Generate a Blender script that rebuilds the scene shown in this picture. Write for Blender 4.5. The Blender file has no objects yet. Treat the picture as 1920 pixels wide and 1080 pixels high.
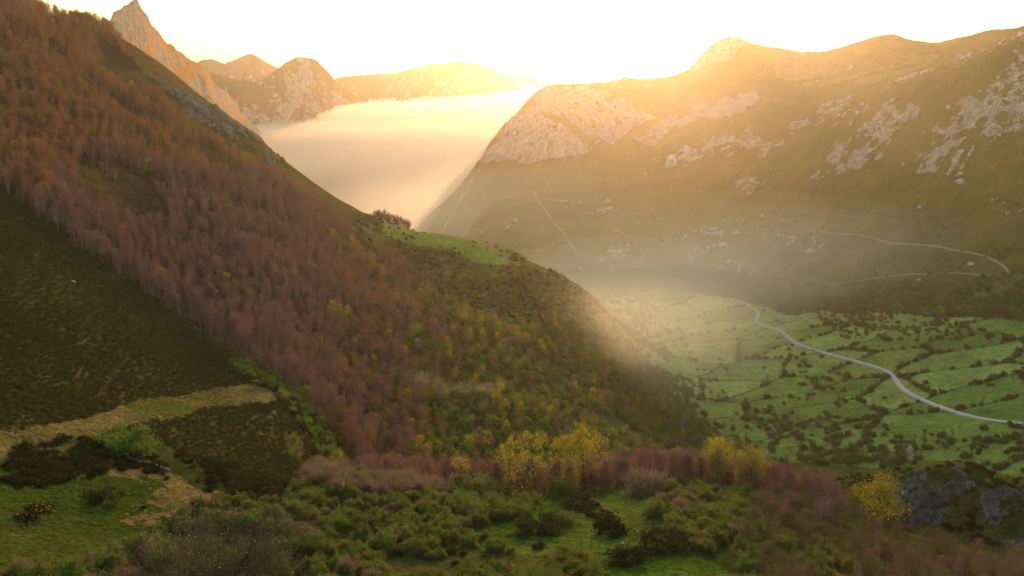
import bpy, math, random, time
import numpy as np
from mathutils import Vector
T0 = time.time()
SC = bpy.context.scene
COL = SC.collection
rng = np.random.default_rng(7)
random.seed(7)

# ------------------------------------------------------------------ camera, sky, sun, exposure
FPX = 1507.0                                   # focal length in pixels of a 1920 px wide frame
PITCH = math.atan((540 - 125) / FPX)
cam = bpy.data.objects.new('camera', bpy.data.cameras.new('camera'))
COL.objects.link(cam)
cam.data.sensor_width = 36.0
cam.data.lens = 36.0 * FPX / 1920.0
cam.data.clip_start = 0.5
cam.data.clip_end = 40000.0
cam.location = (0, 0, 0)
cam.rotation_euler = (math.pi / 2 - PITCH, 0, 0)
SC.camera = cam

SUN_AZ, SUN_EL = math.radians(9.5), math.radians(6.3)
w = bpy.data.worlds.new('World')
SC.world = w
w.use_nodes = True
sky = w.node_tree.nodes.new('ShaderNodeTexSky')
sky.sky_type = 'NISHITA'
sky.sun_disc = False
sky.sun_elevation = SUN_EL
sky.sun_rotation = SUN_AZ
sky.air_density = 1.0
sky.dust_density = 2.0
w.node_tree.links.new(sky.outputs[0], w.node_tree.nodes['Background'].inputs[0])
w.node_tree.nodes['Background'].inputs[1].default_value = 0.148

sun = bpy.data.objects.new('sun', bpy.data.lights.new('sun', 'SUN'))
COL.objects.link(sun)
sun.data.energy = 3.0
sun.data.angle = math.radians(0.6)
sun.data.color = (1.0, 0.54, 0.29)
sd = Vector((math.sin(SUN_AZ) * math.cos(SUN_EL), math.cos(SUN_AZ) * math.cos(SUN_EL), math.sin(SUN_EL)))
sun.rotation_euler = sd.to_track_quat('Z', 'Y').to_euler()

SC.view_settings.view_transform = 'Standard'
SC.view_settings.look = 'None'
SC.view_settings.gamma = 1.0
SC.view_settings.use_curve_mapping = False
SC.view_settings.exposure = 1.85
SC.cycles.use_denoising = True
SC.cycles.denoising_prefilter = 'ACCURATE'
SC.cycles.denoising_input_passes = 'RGB_ALBEDO_NORMAL'
SC.cycles.use_adaptive_sampling = False
SC.cycles.max_bounces = 6
SC.cycles.diffuse_bounces = 2
SC.cycles.glossy_bounces = 1
SC.cycles.transmission_bounces = 3
SC.cycles.transparent_max_bounces = 8
SC.cycles.volume_bounces = 2
SC.cycles.volume_step_rate = 1.0
SC.cycles.volume_max_steps = 128

# ------------------------------------------------------------------ numpy noise
def _hash(ix, iy, s):
    h = (ix.astype(np.int64) * 374761393 + iy.astype(np.int64) * 668265263 + s * 1442695041) & 0xffffffff
    h = ((h ^ (h >> 13)) * 1274126177) & 0xffffffff
    h = ((h ^ (h >> 16)) * 2246822519) & 0xffffffff
    return ((h ^ (h >> 15)) & 0xffffff) / float(0xffffff)
def vnoise(x, y, s=0):
    x = np.asarray(x, float); y = np.asarray(y, float)
    ix = np.floor(x); iy = np.floor(y)
    fx = x - ix; fy = y - iy
    fx = fx * fx * fx * (fx * (fx * 6 - 15) + 10); fy = fy * fy * fy * (fy * (fy * 6 - 15) + 10)
    a = _hash(ix, iy, s); b = _hash(ix + 1, iy, s); c = _hash(ix, iy + 1, s); d = _hash(ix + 1, iy + 1, s)
    return (a * (1 - fx) + b * fx) * (1 - fy) + (c * (1 - fx) + d * fx) * fy
def fbm(x, y, o=4, s=0, g=0.5):
    t = 0; a = 1.0; n = 0
    cs, sn = math.cos(0.6), math.sin(0.6)
    for k in range(o):
        t = t + a * (vnoise(x, y, s + k * 17) * 2 - 1); n += a
        x, y = (x * cs - y * sn) * 2.03 + 13.1, (x * sn + y * cs) * 2.03 - 7.7
        a *= g
    return t / n
def ridged(x, y, o=4, s=0):
    t = 0; a = 1.0; n = 0
    cs, sn = math.cos(0.9), math.sin(0.9)
    for k in range(o):
        v = 1 - np.abs(vnoise(x, y, s + k * 17) * 2 - 1)
        t = t + a * v * v; n += a
        x, y = (x * cs - y * sn) * 2.1 + 3.1, (x * sn + y * cs) * 2.1 - 5.7
        a *= 0.5
    return t / n
def sstep(a, b, x):
    t = np.clip((x - a) / (b - a), 0, 1)
    return t * t * (3 - 2 * t)

# ------------------------------------------------------------------ pixel <-> bearing
CP, SP = math.cos(PITCH), math.sin(PITCH)
def px_dir(px, py):                            # bearing and slope of the ray through a pixel of the 1920 frame
    u = (np.asarray(px, float) - 960); v = (540 - np.asarray(py, float))
    X = u; Y = FPX * CP + v * SP; Z = -FPX * SP + v * CP
    return np.arctan2(X, Y), Z / np.hypot(X, Y)
def project(x, y, z):
    f = y * CP - z * SP; up = y * SP + z * CP
    f = np.maximum(f, 1e-3)
    return 960 + FPX * x / f, 540 - FPX * up / f
def inpoly(px, py, poly):
    r = np.zeros(np.shape(px), bool)
    n = len(poly)
    for i in range(n):
        x1, y1 = poly[i]; x2, y2 = poly[(i + 1) % n]
        if y1 == y2: continue
        c = ((y1 > py) != (y2 > py)) & (px < (x2 - x1) * (py - y1) / (y2 - y1) + x1)
        r ^= c
    return r

# ------------------------------------------------------------------ lie of the land: surveyed points (bearing, row, distance)
PTS = []
def colm(px, *pd):
    for py, D in pd: PTS.append((px, py, D))
colm(-420, (1350, 60), (1080, 130), (800, 220), (600, 300), (400, 400), (200, 540), (-60, 780))
colm(-200, (1350, 60), (1080, 135), (900, 180), (760, 235), (560, 320), (380, 420), (200, 560), (60, 690))
colm(0, (1350, 62), (1080, 138), (960, 165), (870, 192), (800, 220), (700, 262), (550, 325), (420, 400), (300, 480), (150, 600), (60, 700))
colm(200, (1350, 62), (1080, 138), (960, 170), (870, 200), (800, 232), (740, 262), (600, 335), (480, 410), (350, 510), (220, 640), (110, 780))
colm(400, (1350, 62), (1080, 138), (960, 175), (890, 205), (820, 245), (745, 288), (640, 355), (500, 450), (380, 560), (280, 680))
colm(520, (1080, 138), (960, 175), (900, 212), (850, 245), (790, 272), (735, 300), (640, 365), (520, 455), (400, 580))
colm(620, (1350, 62), (1080, 138), (980, 170), (905, 205), (890, 258), (840, 285), (750, 345), (650, 415), (520, 520), (430, 620))
colm(760, (1350, 62), (1080, 138), (980, 170), (915, 212), (918, 262), (830, 325), (720, 400), (610, 490), (500, 620))
colm(900, (1350, 62), (1080, 138), (985, 170), (928, 215), (935, 270), (840, 335), (720, 415), (620, 500), (530, 600))
colm(1000, (1080, 138), (985, 172), (928, 218), (940, 275), (840, 350), (720, 440), (630, 520), (560, 590))
colm(1100, (1350, 62), (1080, 138), (985, 172), (920, 220), (940, 285), (840, 375), (750, 455), (670, 530), (600, 625))
colm(1150, (845, 388), (760, 475), (695, 560), (640, 670), (605, 800), (583, 920), (560, 1010))
colm(1250, (850, 440), (785, 535), (725, 640), (672, 750), (632, 850), (600, 930))
colm(1200, (1080, 138), (985, 172), (912, 222), (940, 290), (850, 400), (770, 500), (710, 600), (665, 710), (628, 820), (598, 915), (565, 1000), (540, 1090))
colm(1300, (1350, 62), (1080, 138), (990, 172), (908, 228), (930, 320), (850, 480), (790, 590), (720, 700), (640, 850), (580, 990), (552, 1065), (510, 1170), (440, 1340), (370, 1530), (320, 1680), (290, 1760), (255, 1850), (215, 1990), (170, 2140))
colm(1420, (1080, 140), (1000, 172), (925, 225), (940, 320), (860, 505), (800, 590), (720, 705), (640, 845), (590, 960), (560, 1050), (520, 1130), (440, 1290), (360, 1450), (310, 1550), (270, 1650), (230, 1800), (190, 1960), (130, 2200))
colm(1520, (1350, 62), (1080, 145), (990, 190), (955, 225), (960, 320), (870, 480), (800, 585), (700, 735), (620, 870), (570, 1000), (520, 1100), (430, 1240), (350, 1370), (290, 1470), (240, 1560))
colm(1640, (1080, 160), (1010, 205), (990, 240), (972, 290), (925, 300), (908, 306), (935, 350), (905, 440), (860, 500), (780, 610), (700, 725), (620, 855), (565, 970), (510, 1060), (420, 1180), (330, 1300), (250, 1400), (195, 1470))
colm(1760, (1350, 70), (1080, 185), (1040, 220), (1015, 255), (985, 288), (940, 294), (882, 304), (905, 345), (920, 420), (860, 500), (780, 605), (700, 720), (610, 865), (550, 970), (490, 1050), (400, 1150), (300, 1255), (200, 1350), (150, 1400))
colm(1920, (1350, 80), (1080, 215), (1060, 240), (1030, 275), (985, 288), (925, 304), (930, 350), (915, 440), (870, 490), (800, 575), (690, 730), (600, 870), (530, 960), (440, 1060), (320, 1170), (200, 1275), (100, 1365))
colm(1700, (1000, 250), (982, 288), (935, 296), (892, 304), (920, 350))
colm(1815, (1025, 262), (1000, 285), (950, 296), (884, 306), (908, 350))
colm(2150, (1350, 90), (1080, 230), (960, 290), (880, 470), (780, 600), (660, 760), (560, 890), (440, 1010), (300, 1130), (150, 1260), (20, 1370), (-20, 1500), (0, 1800), (-10, 2100), (120, 2700))
colm(2350, (1350, 90), (1080, 230), (900, 420), (780, 580), (620, 790), (440, 980), (250, 1150), (60, 1300), (-40, 1450), (-20, 1900), (150, 2700))
# spur crest on the left, then the ground falling away behind it
SPUR = [(-420, -150, 900), (-200, -75, 880), (0, 0, 860), (60, 17, 880), (120, 39, 900), (190, 53, 915), (230, 74, 900), (280, 105, 870), (330, 140, 845), (400, 195, 815), (460, 245, 795),
        (540, 305, 765), (610, 357, 740), (680, 398, 725), (750, 424, 712), (830, 437, 700), (900, 452, 690), (960, 475, 680), (1020, 502, 675), (1070, 530, 690), (1105, 552, 735)]
for px, py, D in SPUR:
    PTS.append((px, py, D))
    if px < 1040:
        PTS.append((px, py + 14 if px < 560 else py + 22, D * 1.045))
        PTS.append((px, py + 70, D * 1.17))
        if px < 900: PTS.append((px, py + 170, D * 1.42))
# valley beyond the spur: down into the deep gorge where the cloud lies
for px, z, D in [(-420, -250, 2300), (-200, -420, 2000), (0, -440, 1700), (200, -440, 1600), (400, -440, 1500), (600, -430, 1450), (600, -455, 2200), (760, -415, 1350), (760, -450, 1900), (700, -455, 2500),
                 (860, -360, 1250), (840, -410, 1700), (830, -452, 2500), (400, -460, 3000), (0, -460, 3000), (800, -460, 3400), (-420, -460, 3400), (940, -330, 1060), (1010, -305, 980), (1080, -297, 960), (1110, -295, 1010),
                 (850, -345, 2060), (800, -395, 2150), (770, -430, 2120), (1000, -460, 3500), (1300, -460, 3500), (1600, -400, 3600), (1950, -400, 3600)]:
    az = math.atan2(px - 960, FPX)
    PTS.append(('raw', az, z / D, D))
# the slopes across the valley up to the crag with two limestone faces
colm(900, (460, 1420), (400, 1640), (345, 1860), (312, 1990), (294, 2035), (300, 2090))
colm(960, (490, 1270), (420, 1520), (350, 1800), (312, 1930), (295, 1960), (252, 2000), (214, 2060), (225, 2130))
colm(1010, (480, 1290), (410, 1530), (345, 1780), (312, 1900), (296, 1925), (240, 1975), (206, 2035), (214, 2090), (200, 2215), (176, 2265), (164, 2330), (190, 2480), (400, 2900))
colm(1060, (500, 1220), (430, 1440), (350, 1730), (312, 1870), (292, 1905), (240, 1960), (208, 2030), (214, 2085), (196, 2200), (168, 2260), (156, 2330), (180, 2480), (380, 2900))
colm(1120, (525, 1130), (450, 1360), (370, 1640), (315, 1840), (290, 1900), (262, 1950), (255, 2010), (252, 2080), (210, 2150), (172, 2230), (153, 2330), (180, 2480))
colm(1200, (480, 1260), (410, 1470), (340, 1690), (300, 1820), (268, 1930), (248, 2010), (205, 2120), (165, 2230), (146, 2330), (175, 2480), (380, 2900))
# ridge lines at the right: a nearer rocky shoulder and the long skyline behind it
for px, py, D in [(1500, 245, 1570), (1560, 215, 1525), (1610, 190, 1490), (1680, 162, 1460), (1760, 136, 1420), (1830, 108, 1395), (1920, 74, 1385)]:
    PTS.append((px, py, D)); PTS.append((px, py + 9, D * 1.04))
    PTS.append((px, py + 2, D * 1.13))
for px, py, D in [(1250, 142, 2340), (1290, 130, 2330), (1320, 98, 2320), (1345, 76, 2310), (1378, 66, 2310), (1408, 82, 2315), (1450, 85, 2330), (1490, 92, 2340), (1520, 96, 2340), (1580, 84, 2310),
                  (1640, 68, 2290), (1700, 71, 2280), (1760, 79, 2260), (1810, 66, 2200), (1850, 54, 2150), (1920, 44, 2050)]:
    PTS.append((px, py, D)); PTS.append((px, py + 12, D * 1.05)); PTS.append((px, py + 120, D * 1.25)); PTS.append((px, py + 18 + (25 if px < 1420 else 0), D * 0.95))
colm(1380, (110, 2180), (150, 2080)); colm(1470, (150, 2120), (200, 1950)); colm(1580, (125, 2150), (165, 1960), (200, 1780)); colm(1700, (105, 2100), (135, 1830))
colm(1320, (140, 2200))

ua, ut, ul = [], [], []
for p in PTS:
    if p[0] == 'raw': a, t, D = p[1], p[2], p[3]
    else:
        a, t = px_dir(p[0], p[1]); D = p[2]
    ua.append(float(a)); ut.append(float(t)); ul.append(math.log(D))
ua = np.array(ua); ut = np.array(ut); ul = np.array(ul)
KV, CC = 0.62, 0.022
def _phi(r2): return np.sqrt(r2 + CC * CC)
P = np.stack([ua, ul * KV], 1)
A = _phi(((P[:, None] - P[None]) ** 2).sum(-1))
n = len(P)
B = np.zeros((n + 3, n + 3)); B[:n, :n] = A - np.eye(n) * 0.0022
B[:n, n] = 1; B[:n, n + 1:] = P; B[n, :n] = 1; B[n + 1:, :n] = P.T
cf = np.linalg.solve(B, np.concatenate([ut, [0, 0, 0]]))
AZ0, AZ1, LN0, LN1 = math.radians(-44), math.radians(44), math.log(22), math.log(3600)
NA, NL = 560, 640
ga = np.linspace(AZ0, AZ1, NA); gl = np.linspace(LN0, LN1, NL)
TAN = np.empty((NA, NL))
G2 = np.stack(np.meshgrid(ga, gl * KV, indexing='ij'), -1).reshape(-1, 2)
out = np.empty(len(G2))
for i in range(0, len(G2), 20000):
    q = G2[i:i + 20000]
    r2 = (q[:, None, 0] - P[None, :, 0]) ** 2 + (q[:, None, 1] - P[None, :, 1]) ** 2
    out[i:i + 20000] = _phi(r2) @ cf[:n] + cf[n] + q @ cf[n + 1:]
TAN = out.reshape(NA, NL)
def bil(F, az, ln):
    u = np.clip((az - AZ0) / (AZ1 - AZ0) * (NA - 1), 0, NA - 1.001); v = np.clip((ln - LN0) / (LN1 - LN0) * (NL - 1), 0, NL - 1.001)
    i = u.astype(int); j = v.astype(int); fu = u - i; fv = v - j
    return (F[i, j] * (1 - fu) + F[i + 1, j] * fu) * (1 - fv) + (F[i, j + 1] * (1 - fu) + F[i + 1, j + 1] * fu) * fv
RUNMAX = np.maximum.accumulate(TAN, 1)
print('land', n, time.time() - T0)

# ------------------------------------------------------------------ land cover drawn as regions
VALLEY = [(1125, 548), (1300, 546), (1400, 560), (1470, 585), (1560, 585), (1700, 592), (1920, 598), (2300, 598), (2300, 905), (1920, 905), (1700, 885), (1560, 872), (1400, 862), (1345, 810), (1285, 745), (1205, 665), (1160, 605)]
HEATHER = [(-600, 100), (-60, 300), (0, 350), (150, 470), (330, 590), (430, 670), (530, 725), (640, 850), (600, 900), (540, 915), (440, 900), (330, 850), (260, 810), (0, 830), (-600, 900)]
PATHSTRIP = [(-200, 870), (0, 812), (90, 800), (200, 772), (330, 742), (430, 722), (520, 712), (545, 740), (500, 758), (400, 762), (300, 792), (200, 812), (110, 828), (0, 862), (-200, 930)]
FOREST = [(-600, -200), (-600, 90), (-60, 300), (0, 350), (150, 470), (330, 590), (430, 670), (540, 730), (640, 830), (700, 905), (820, 900), (1000, 900), (1250, 900), (1345, 860), (1345, 815), (1285, 748), (1200, 665), (1150, 605), (1040, 600),
          (960, 615), (880, 592), (800, 545), (740, 490), (690, 445), (610, 395), (500, 330), (420, 285), (340, 225), (270, 140), (200, 50), (100, 20), (0, -30)]
CRESTROCK = [(285, 150), (330, 165), (420, 215), (490, 265), (540, 305), (510, 312), (440, 275), (360, 225), (310, 190)]
SPURMEADOW = [(735, 414), (790, 420), (880, 442), (940, 464), (960, 500), (905, 500), (860, 480), (820, 470), (765, 458), (720, 436)]
SPURHEATH = [(690, 400), (750, 430), (860, 455), (950, 470), (1000, 485), (1100, 535), (1150, 590), (1040, 612), (960, 615), (880, 592), (800, 545), (740, 490), (660, 420)]
FGMEADOW = [(1000, 940), (1060, 928), (1130, 930), (1180, 905), (1250, 895), (1250, 935), (1210, 958), (1265, 1005), (1350, 1060), (1400, 1095), (1400, 1250), (1150, 1250), (1120, 1070), (1060, 1040), (900, 1035), (920, 990), (985, 968)]
LMEADOW = [(-600, 890), (0, 862), (60, 905), (200, 885), (300, 880), (380, 920), (480, 945), (560, 955), (520, 985), (380, 985), (250, 1020), (150, 1050), (0, 1060), (-600, 1120)]
WALLCLIFF1 = [(893, 306), (905, 285), (935, 262), (950, 220), (985, 206), (1005, 205), (1030, 222), (1062, 240), (1098, 268), (1128, 262), (1100, 290), (1040, 300), (985, 310), (945, 302)]
WALLCLIFF2 = [(990, 205), (1000, 180), (1030, 160), (1090, 156), (1150, 172), (1190, 205), (1230, 225), (1190, 240), (1150, 272), (1110, 255), (1062, 222), (1030, 207)]
WALLCLIFF3 = [(1195, 268), (1215, 245), (1280, 205), (1360, 180), (1420, 172), (1440, 192), (1390, 212), (1330, 222), (1270, 240), (1220, 275)]
PEAKROCK = [(1300, 130), (1340, 78), (1378, 66), (1395, 82), (1370, 110), (1330, 125)]
SLOPEROCKS = [(1180, 330), (1240, 290), (1330, 262), (1440, 240), (1520, 200), (1620, 170), (1700, 130), (1800, 105), (1930, 62), (2300, 20), (2300, 200), (1920, 330), (1780, 330), (1650, 330), (1500, 340), (1400, 350), (1300, 345)]
KNOLLROCK = [(1280, 440), (1340, 425), (1400, 470), (1420, 500), (1390, 520), (1340, 505), (1290, 475)]
GREENPASTURE = [(1460, 130), (1540, 122), (1600, 140), (1720, 105), (1760, 108), (1740, 128), (1640, 155), (1560, 158), (1470, 150)]
FGCRAG = [(1640, 905), (1700, 890), (1760, 880), (1812, 882), (1830, 915), (1790, 935), (1760, 985), (1700, 985), (1660, 935)]
FGCRAG2 = [(1830, 930), (1880, 915), (1960, 925), (1990, 1030), (1920, 1040), (1870, 1015), (1850, 975)]
def jitter(px, py, x, y, D, amp):
    s = 0.02 * np.clip(900 / D, 0.3, 4)
    hf = np.where(D < 450, 0.45 * amp, 0.0)
    px = px + hf * fbm(x * 0.5, y * 0.5, 3, 93); py = py + hf * 0.8 * fbm(x * 0.5 + 9, y * 0.5, 3, 94)
    return px + amp * fbm(x * s, y * s, 6, 91, 0.62), py + 0.6 * amp * fbm(x * s + 51, y * s - 17, 6, 92, 0.62)
seeds = []
for i in range(-3, 11):
    for j in range(0, 13):
        seeds.append((110 + i * 76 + random.uniform(-30, 30) + (j % 2) * 34, 440 + j * 56 + random.uniform(-24, 24)))
seeds = np.array(seeds)
seed_tone = rng.random(len(seeds))
def fields(x, y):
    xw = x + 16 * fbm(x / 90, y / 90, 3, 5); yw = y + 14 * fbm(x / 90, y / 90, 3, 6)
    a = 0.35
    X = xw * math.cos(a) + yw * math.sin(a); Y = -xw * math.sin(a) + yw * math.cos(a)
    Sx = seeds[:, 0] * math.cos(a) + seeds[:, 1] * math.sin(a); Sy = -seeds[:, 0] * math.sin(a) + seeds[:, 1] * math.cos(a)
    d1 = np.full(x.shape, 1e9); d2 = np.full(x.shape, 1e9); ii = np.zeros(x.shape, int)
    for k in range(len(seeds)):
        d = np.hypot((X - Sx[k]) * 0.62, (Y - Sy[k]) * 1.25)
        m = d < d1
        d2 = np.where(m, d1, np.minimum(d2, d)); ii = np.where(m, k, ii); d1 = np.where(m, d, d1)
    return d2 - d1, ii

def base_z(x, y):
    D = np.hypot(x, y)
    return D * bil(TAN, np.arctan2(x, y), np.log(np.maximum(D, 1)))
def zones(x, y, z0):
    """rock and cover masks at ground points, from the base relief"""
    D = np.hypot(x, y)
    px, py = project(x, y, z0)
    jx, jy = jitter(px, py, x, y, D, 22)
    kx, ky = jitter(px, py, x, y, D, 9)
    m = {}
    far = D > 1000
    m['cliff'] = (inpoly(kx, ky, WALLCLIFF1) | inpoly(kx, ky, WALLCLIFF2) | inpoly(jx, jy, WALLCLIFF3) | inpoly(kx, ky, PEAKROCK)) & (D > 1500)
    m['slope'] = (inpoly(jx, jy, SLOPEROCKS) & far) | (inpoly(jx, jy, KNOLLROCK) & (D > 900))
    m['crag'] = (inpoly(kx, ky, FGCRAG) | inpoly(kx, ky, FGCRAG2)) & (D < 420) & (D > 200)
    m['crest'] = inpoly(jx, jy, CRESTROCK) & (D < 1000) & (D > 500)
    m['valley'] = inpoly(px + 1.3 * (jx - px), py + 0.9 * (jy - py), VALLEY) & (D > 430) & (D < 1150)
    return m, px, py, jx, jy, D
def detail(x, y, z0, m, D):
    """height added to the base relief, and how rocky the point is"""
    rock = np.zeros(x.shape)
    v = m['valley'].astype(float)
    # gullies and hummocks grow with distance from the eye
    amp = np.clip(D * 0.0085, 0.6, 11) * (1 - 0.88 * v)
    dz = amp * fbm(x / (D * 0.06 + 6), y / (D * 0.06 + 6), 2, 3) * 0
    dz = dz + (1 - 0.9 * v) * (np.clip(D / 400, 0.35, 1.0) * 2.2 * fbm(x / 42, y / 42, 5, 11) + sstep(900, 1500, D) * 13 * (ridged(x / 210, y / 210, 4, 21) - 0.45))
    dz = dz + v * 0.8 * fbm(x / 35, y / 35, 3, 15)
    # limestone faces
    c = m['cliff'].astype(float)
    st = ridged(x / 46, z0 / 46 + y / 150, 5, 31) + 0.55 * ridged(x / 14 + z0 / 40, z0 / 16, 3, 33)
    dz = dz + c * (15 * (st - 0.65))
    rock = np.maximum(rock, c * sstep(0.30, 0.60, st))
    # scattered outcrops on the slopes
    oc = fbm(x / 60, y / 85, 5, 41, 0.6) + 0.32 * fbm(x / 9, y / 9, 3, 42) + 0.25 * fbm(x / 260, y / 260, 2, 45)
    s = m['slope'] * sstep(0.02, 0.18, oc)
    s2 = ((D > 1100) & ~m['valley']) * sstep(0.36, 0.5, oc)
    s = np.maximum(s, s2 * 0.9)
    blk = ridged(x / 13, y / 17, 4, 43)
    dz = dz + s * (1.5 + 7.5 * blk * blk)
    rock = np.maximum(rock, s * (0.25 + 0.6 * sstep(0.2, 0.55, blk)))
    cr = m['crest'] * sstep(0.0, 0.3, fbm(x / 22, y / 22, 5, 51, 0.6))
    dz = dz + cr * 7 * ridged(x / 12, y / 12, 4, 52)
    rock = np.maximum(rock, cr * 0.9)
    g = m['crag'].astype(float)
    dz = dz + g * (3.5 * (ridged(x / 8 + z0 / 12, z0 / 10, 4, 61) - 0.3) + 2.2 * (ridged(x / 2.6 + z0 / 7, z0 / 4.5, 3, 63) - 0.4))
    rock = np.maximum(rock, g * sstep(-0.35, 0.05, fbm(x / 9, y / 9, 4, 62)))
    return dz, rock
def ground(x, y):
    x = np.atleast_1d(np.asarray(x, float)); y = np.atleast_1d(np.asarray(y, float))
    z0 = base_z(x, y)
    m, px, py, jx, jy, D = zones(x, y, z0)
    return z0 + detail(x, y, z0, m, D)[0]
def visible(x, y, z, h):
    D = np.hypot(x, y)
    return (z + h) / D >= bil(RUNMAX, np.arctan2(x, y), np.log(D) - 0.02) - 0.004

# ------------------------------------------------------------------ materials
def srgb(r, g, b): return tuple(((c / 255) / 12.92 if c / 255 <= 0.04045 else (((c / 255) + 0.055) / 1.055) ** 2.4) for c in (r, g, b))
class NT:
    def __init__(s, name):
        s.m = bpy.data.materials.new(name); s.m.use_nodes = True; s.t = s.m.node_tree; s.t.nodes.clear()
        s.out = s.n('ShaderNodeOutputMaterial')
    def n(s, k, **kw):
        nd = s.t.nodes.new(k)
        for a, b in kw.items(): setattr(nd, a, b)
        return nd
    def l(s, a, b): s.t.links.new(a, b)
    def noise(s, scale, detail=4, rough=0.55, vec=None):
        nd = s.n('ShaderNodeTexNoise'); nd.inputs['Scale'].default_value = scale; nd.inputs['Detail'].default_value = detail; nd.inputs['Roughness'].default_value = rough
        if vec is not None: s.l(vec, nd.inputs['Vector'])
        return nd
    def ramp(s, src, *st):
        r = s.n('ShaderNodeValToRGB'); s.l(src, r.inputs[0])
        while len(r.color_ramp.elements) < len(st): r.color_ramp.elements.new(0.5)
        for e, (p, c) in zip(r.color_ramp.elements, st): e.position = p; e.color = (*c, 1)
        return r
    def mix(s, f, a, b, mode='MIX'):
        x = s.n('ShaderNodeMix', data_type='RGBA', blend_type=mode)
        for sock, v in ((x.inputs[0], f), (x.inputs[6], a), (x.inputs[7], b)):
            if hasattr(v, 'default_value') or hasattr(v, 'is_linked'): s.l(v, sock)
            elif isinstance(v, (int, float)): sock.default_value = v
            else: sock.default_value = (*v, 1)
        return x.outputs[2]
    def math(s, op, a, b=0.0):
        x = s.n('ShaderNodeMath', operation=op)
        for sock, v in ((x.inputs[0], a), (x.inputs[1], b)):
            if isinstance(v, (int, float)): sock.default_value = v
            else: s.l(v, sock)
        return x.outputs[0]

def terrain_mat():
    t = NT('hillside')
    geo = t.n('ShaderNodeNewGeometry')
    pos = geo.outputs['Position']
    cov = t.n('ShaderNodeAttribute', attribute_name='cover').outputs['Color']
    rk = t.n('ShaderNodeAttribute', attribute_name='rock').outputs['Fac']
    n1 = t.noise(0.9, 6, 0.7, pos); n2 = t.noise(0.09, 5, 0.6, pos); n3 = t.noise(0.28, 5, 0.65, pos)
    v = t.ramp(n1.outputs[0], (0.3, (0.45, 0.45, 0.45)), (0.7, (1.55, 1.5, 1.4)))
    v2 = t.ramp(n2.outputs[0], (0.3, (0.75, 0.8, 0.75)), (0.7, (1.25, 1.2, 1.2)))
    v3 = t.ramp(n3.outputs[0], (0.3, (0.7, 0.7, 0.72)), (0.7, (1.3, 1.28, 1.2)))
    c = t.mix(1.0, t.mix(1.0, t.mix(1.0, cov, v.outputs[0], 'MULTIPLY'), v2.outputs[0], 'MULTIPLY'), v3.outputs[0], 'MULTIPLY')
    sep = t.n('ShaderNodeVectorMath', operation='MULTIPLY'); t.l(pos, sep.inputs[0]); sep.inputs[1].default_value = (1, 1, 0.45)
    r1 = t.noise(0.12, 9, 0.68, sep.outputs[0]); r2 = t.noise(0.55, 6, 0.7, sep.outputs[0])
    rc = t.ramp(r1.outputs[0], (0.30, (0.12, 0.105, 0.08)), (0.44, (0.27, 0.24, 0.195)), (0.60, (0.44, 0.40, 0.33)))
    rc2 = t.ramp(r2.outputs[0], (0.38, (0.32, 0.32, 0.30)), (0.52, (1.1, 1.1, 1.1)))  # crevice shade painted in: rock colour darkens where the bump noise is low
    rcol = t.mix(1.0, t.mix(1.0, rc.outputs[0], rc2.outputs[0], 'MULTIPLY'), t.n('ShaderNodeAttribute', attribute_name='rocktint').outputs['Color'], 'MULTIPLY')
    f = t.ramp(t.math('ADD', rk, t.math('ADD', t.math('MULTIPLY', t.math('SUBTRACT', r2.outputs[0], 0.5), 1.6), t.math('MULTIPLY', t.math('SUBTRACT', r1.outputs[0], 0.5), 1.1))), (0.46, (0, 0, 0)), (0.60, (1, 1, 1)))
    col = t.mix(f.outputs[0], c, rcol)
    b = t.n('ShaderNodeBsdfDiffuse'); b.inputs['Roughness'].default_value = 0.6
    t.l(col, b.inputs[0])
    bp = t.n('ShaderNodeBump'); bp.inputs['Strength'].default_value = 0.9; bp.inputs['Distance'].default_value = 1.6
    h = t.math('ADD', n1.outputs[0], t.math('MULTIPLY', t.math('MULTIPLY', r2.outputs[0], rk), 2.5))
    t.l(h, bp.inputs['Height']); t.l(bp.outputs[0], b.inputs['Normal'])
    t.l(b.outputs[0], t.out.inputs[0])
    return t.m
M_TERRAIN = terrain_mat()

def mesh_obj(name, verts, faces, mats, smooth=True, parent=None, link=True, mat_idx=None):
    me = bpy.data.meshes.new(name)
    verts = np.asarray(verts, np.float32)
    if isinstance(faces, np.ndarray):
        k = faces.shape[1]
        me.vertices.add(len(verts)); me.vertices.foreach_set('co', verts.ravel())
        me.loops.add(faces.size); me.loops.foreach_set('vertex_index', faces.ravel().astype(np.int32))
        me.polygons.add(len(faces)); me.polygons.foreach_set('loop_start', np.arange(0, faces.size, k, dtype=np.int32))
        me.update(calc_edges=True)
    else:
        me.from_pydata([tuple(v) for v in verts], [], faces)
    for m_ in (mats if isinstance(mats, (list, tuple)) else [mats]): me.materials.append(m_)
    if mat_idx is not None: me.polygons.foreach_set('material_index', np.asarray(mat_idx, np.int32))
    me.polygons.foreach_set('use_smooth', np.full(len(me.polygons), smooth))
    o = bpy.data.objects.new(name, me)
    if link: COL.objects.link(o)
    if parent: o.parent = parent
    return o
def tag(o, label=None, cat=None, group=None, kind=None):
    if label: o['label'] = label
    if cat: o['category'] = cat
    if group: o['group'] = group
    if kind: o['kind'] = kind
    return o
def grid_faces(nu, nv):
    i = np.arange(nu - 1)[:, None] * nv + np.arange(nv - 1)[None]
    return np.stack([i, i + nv, i + nv + 1, i + 1], -1).reshape(-1, 4)
def add_color(me, name, rgb):
    a = me.color_attributes.new(name, 'FLOAT_COLOR', 'POINT')
    a.data.foreach_set('color', np.concatenate([rgb, np.ones((len(rgb), 1))], 1).astype(np.float32).ravel())
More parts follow.
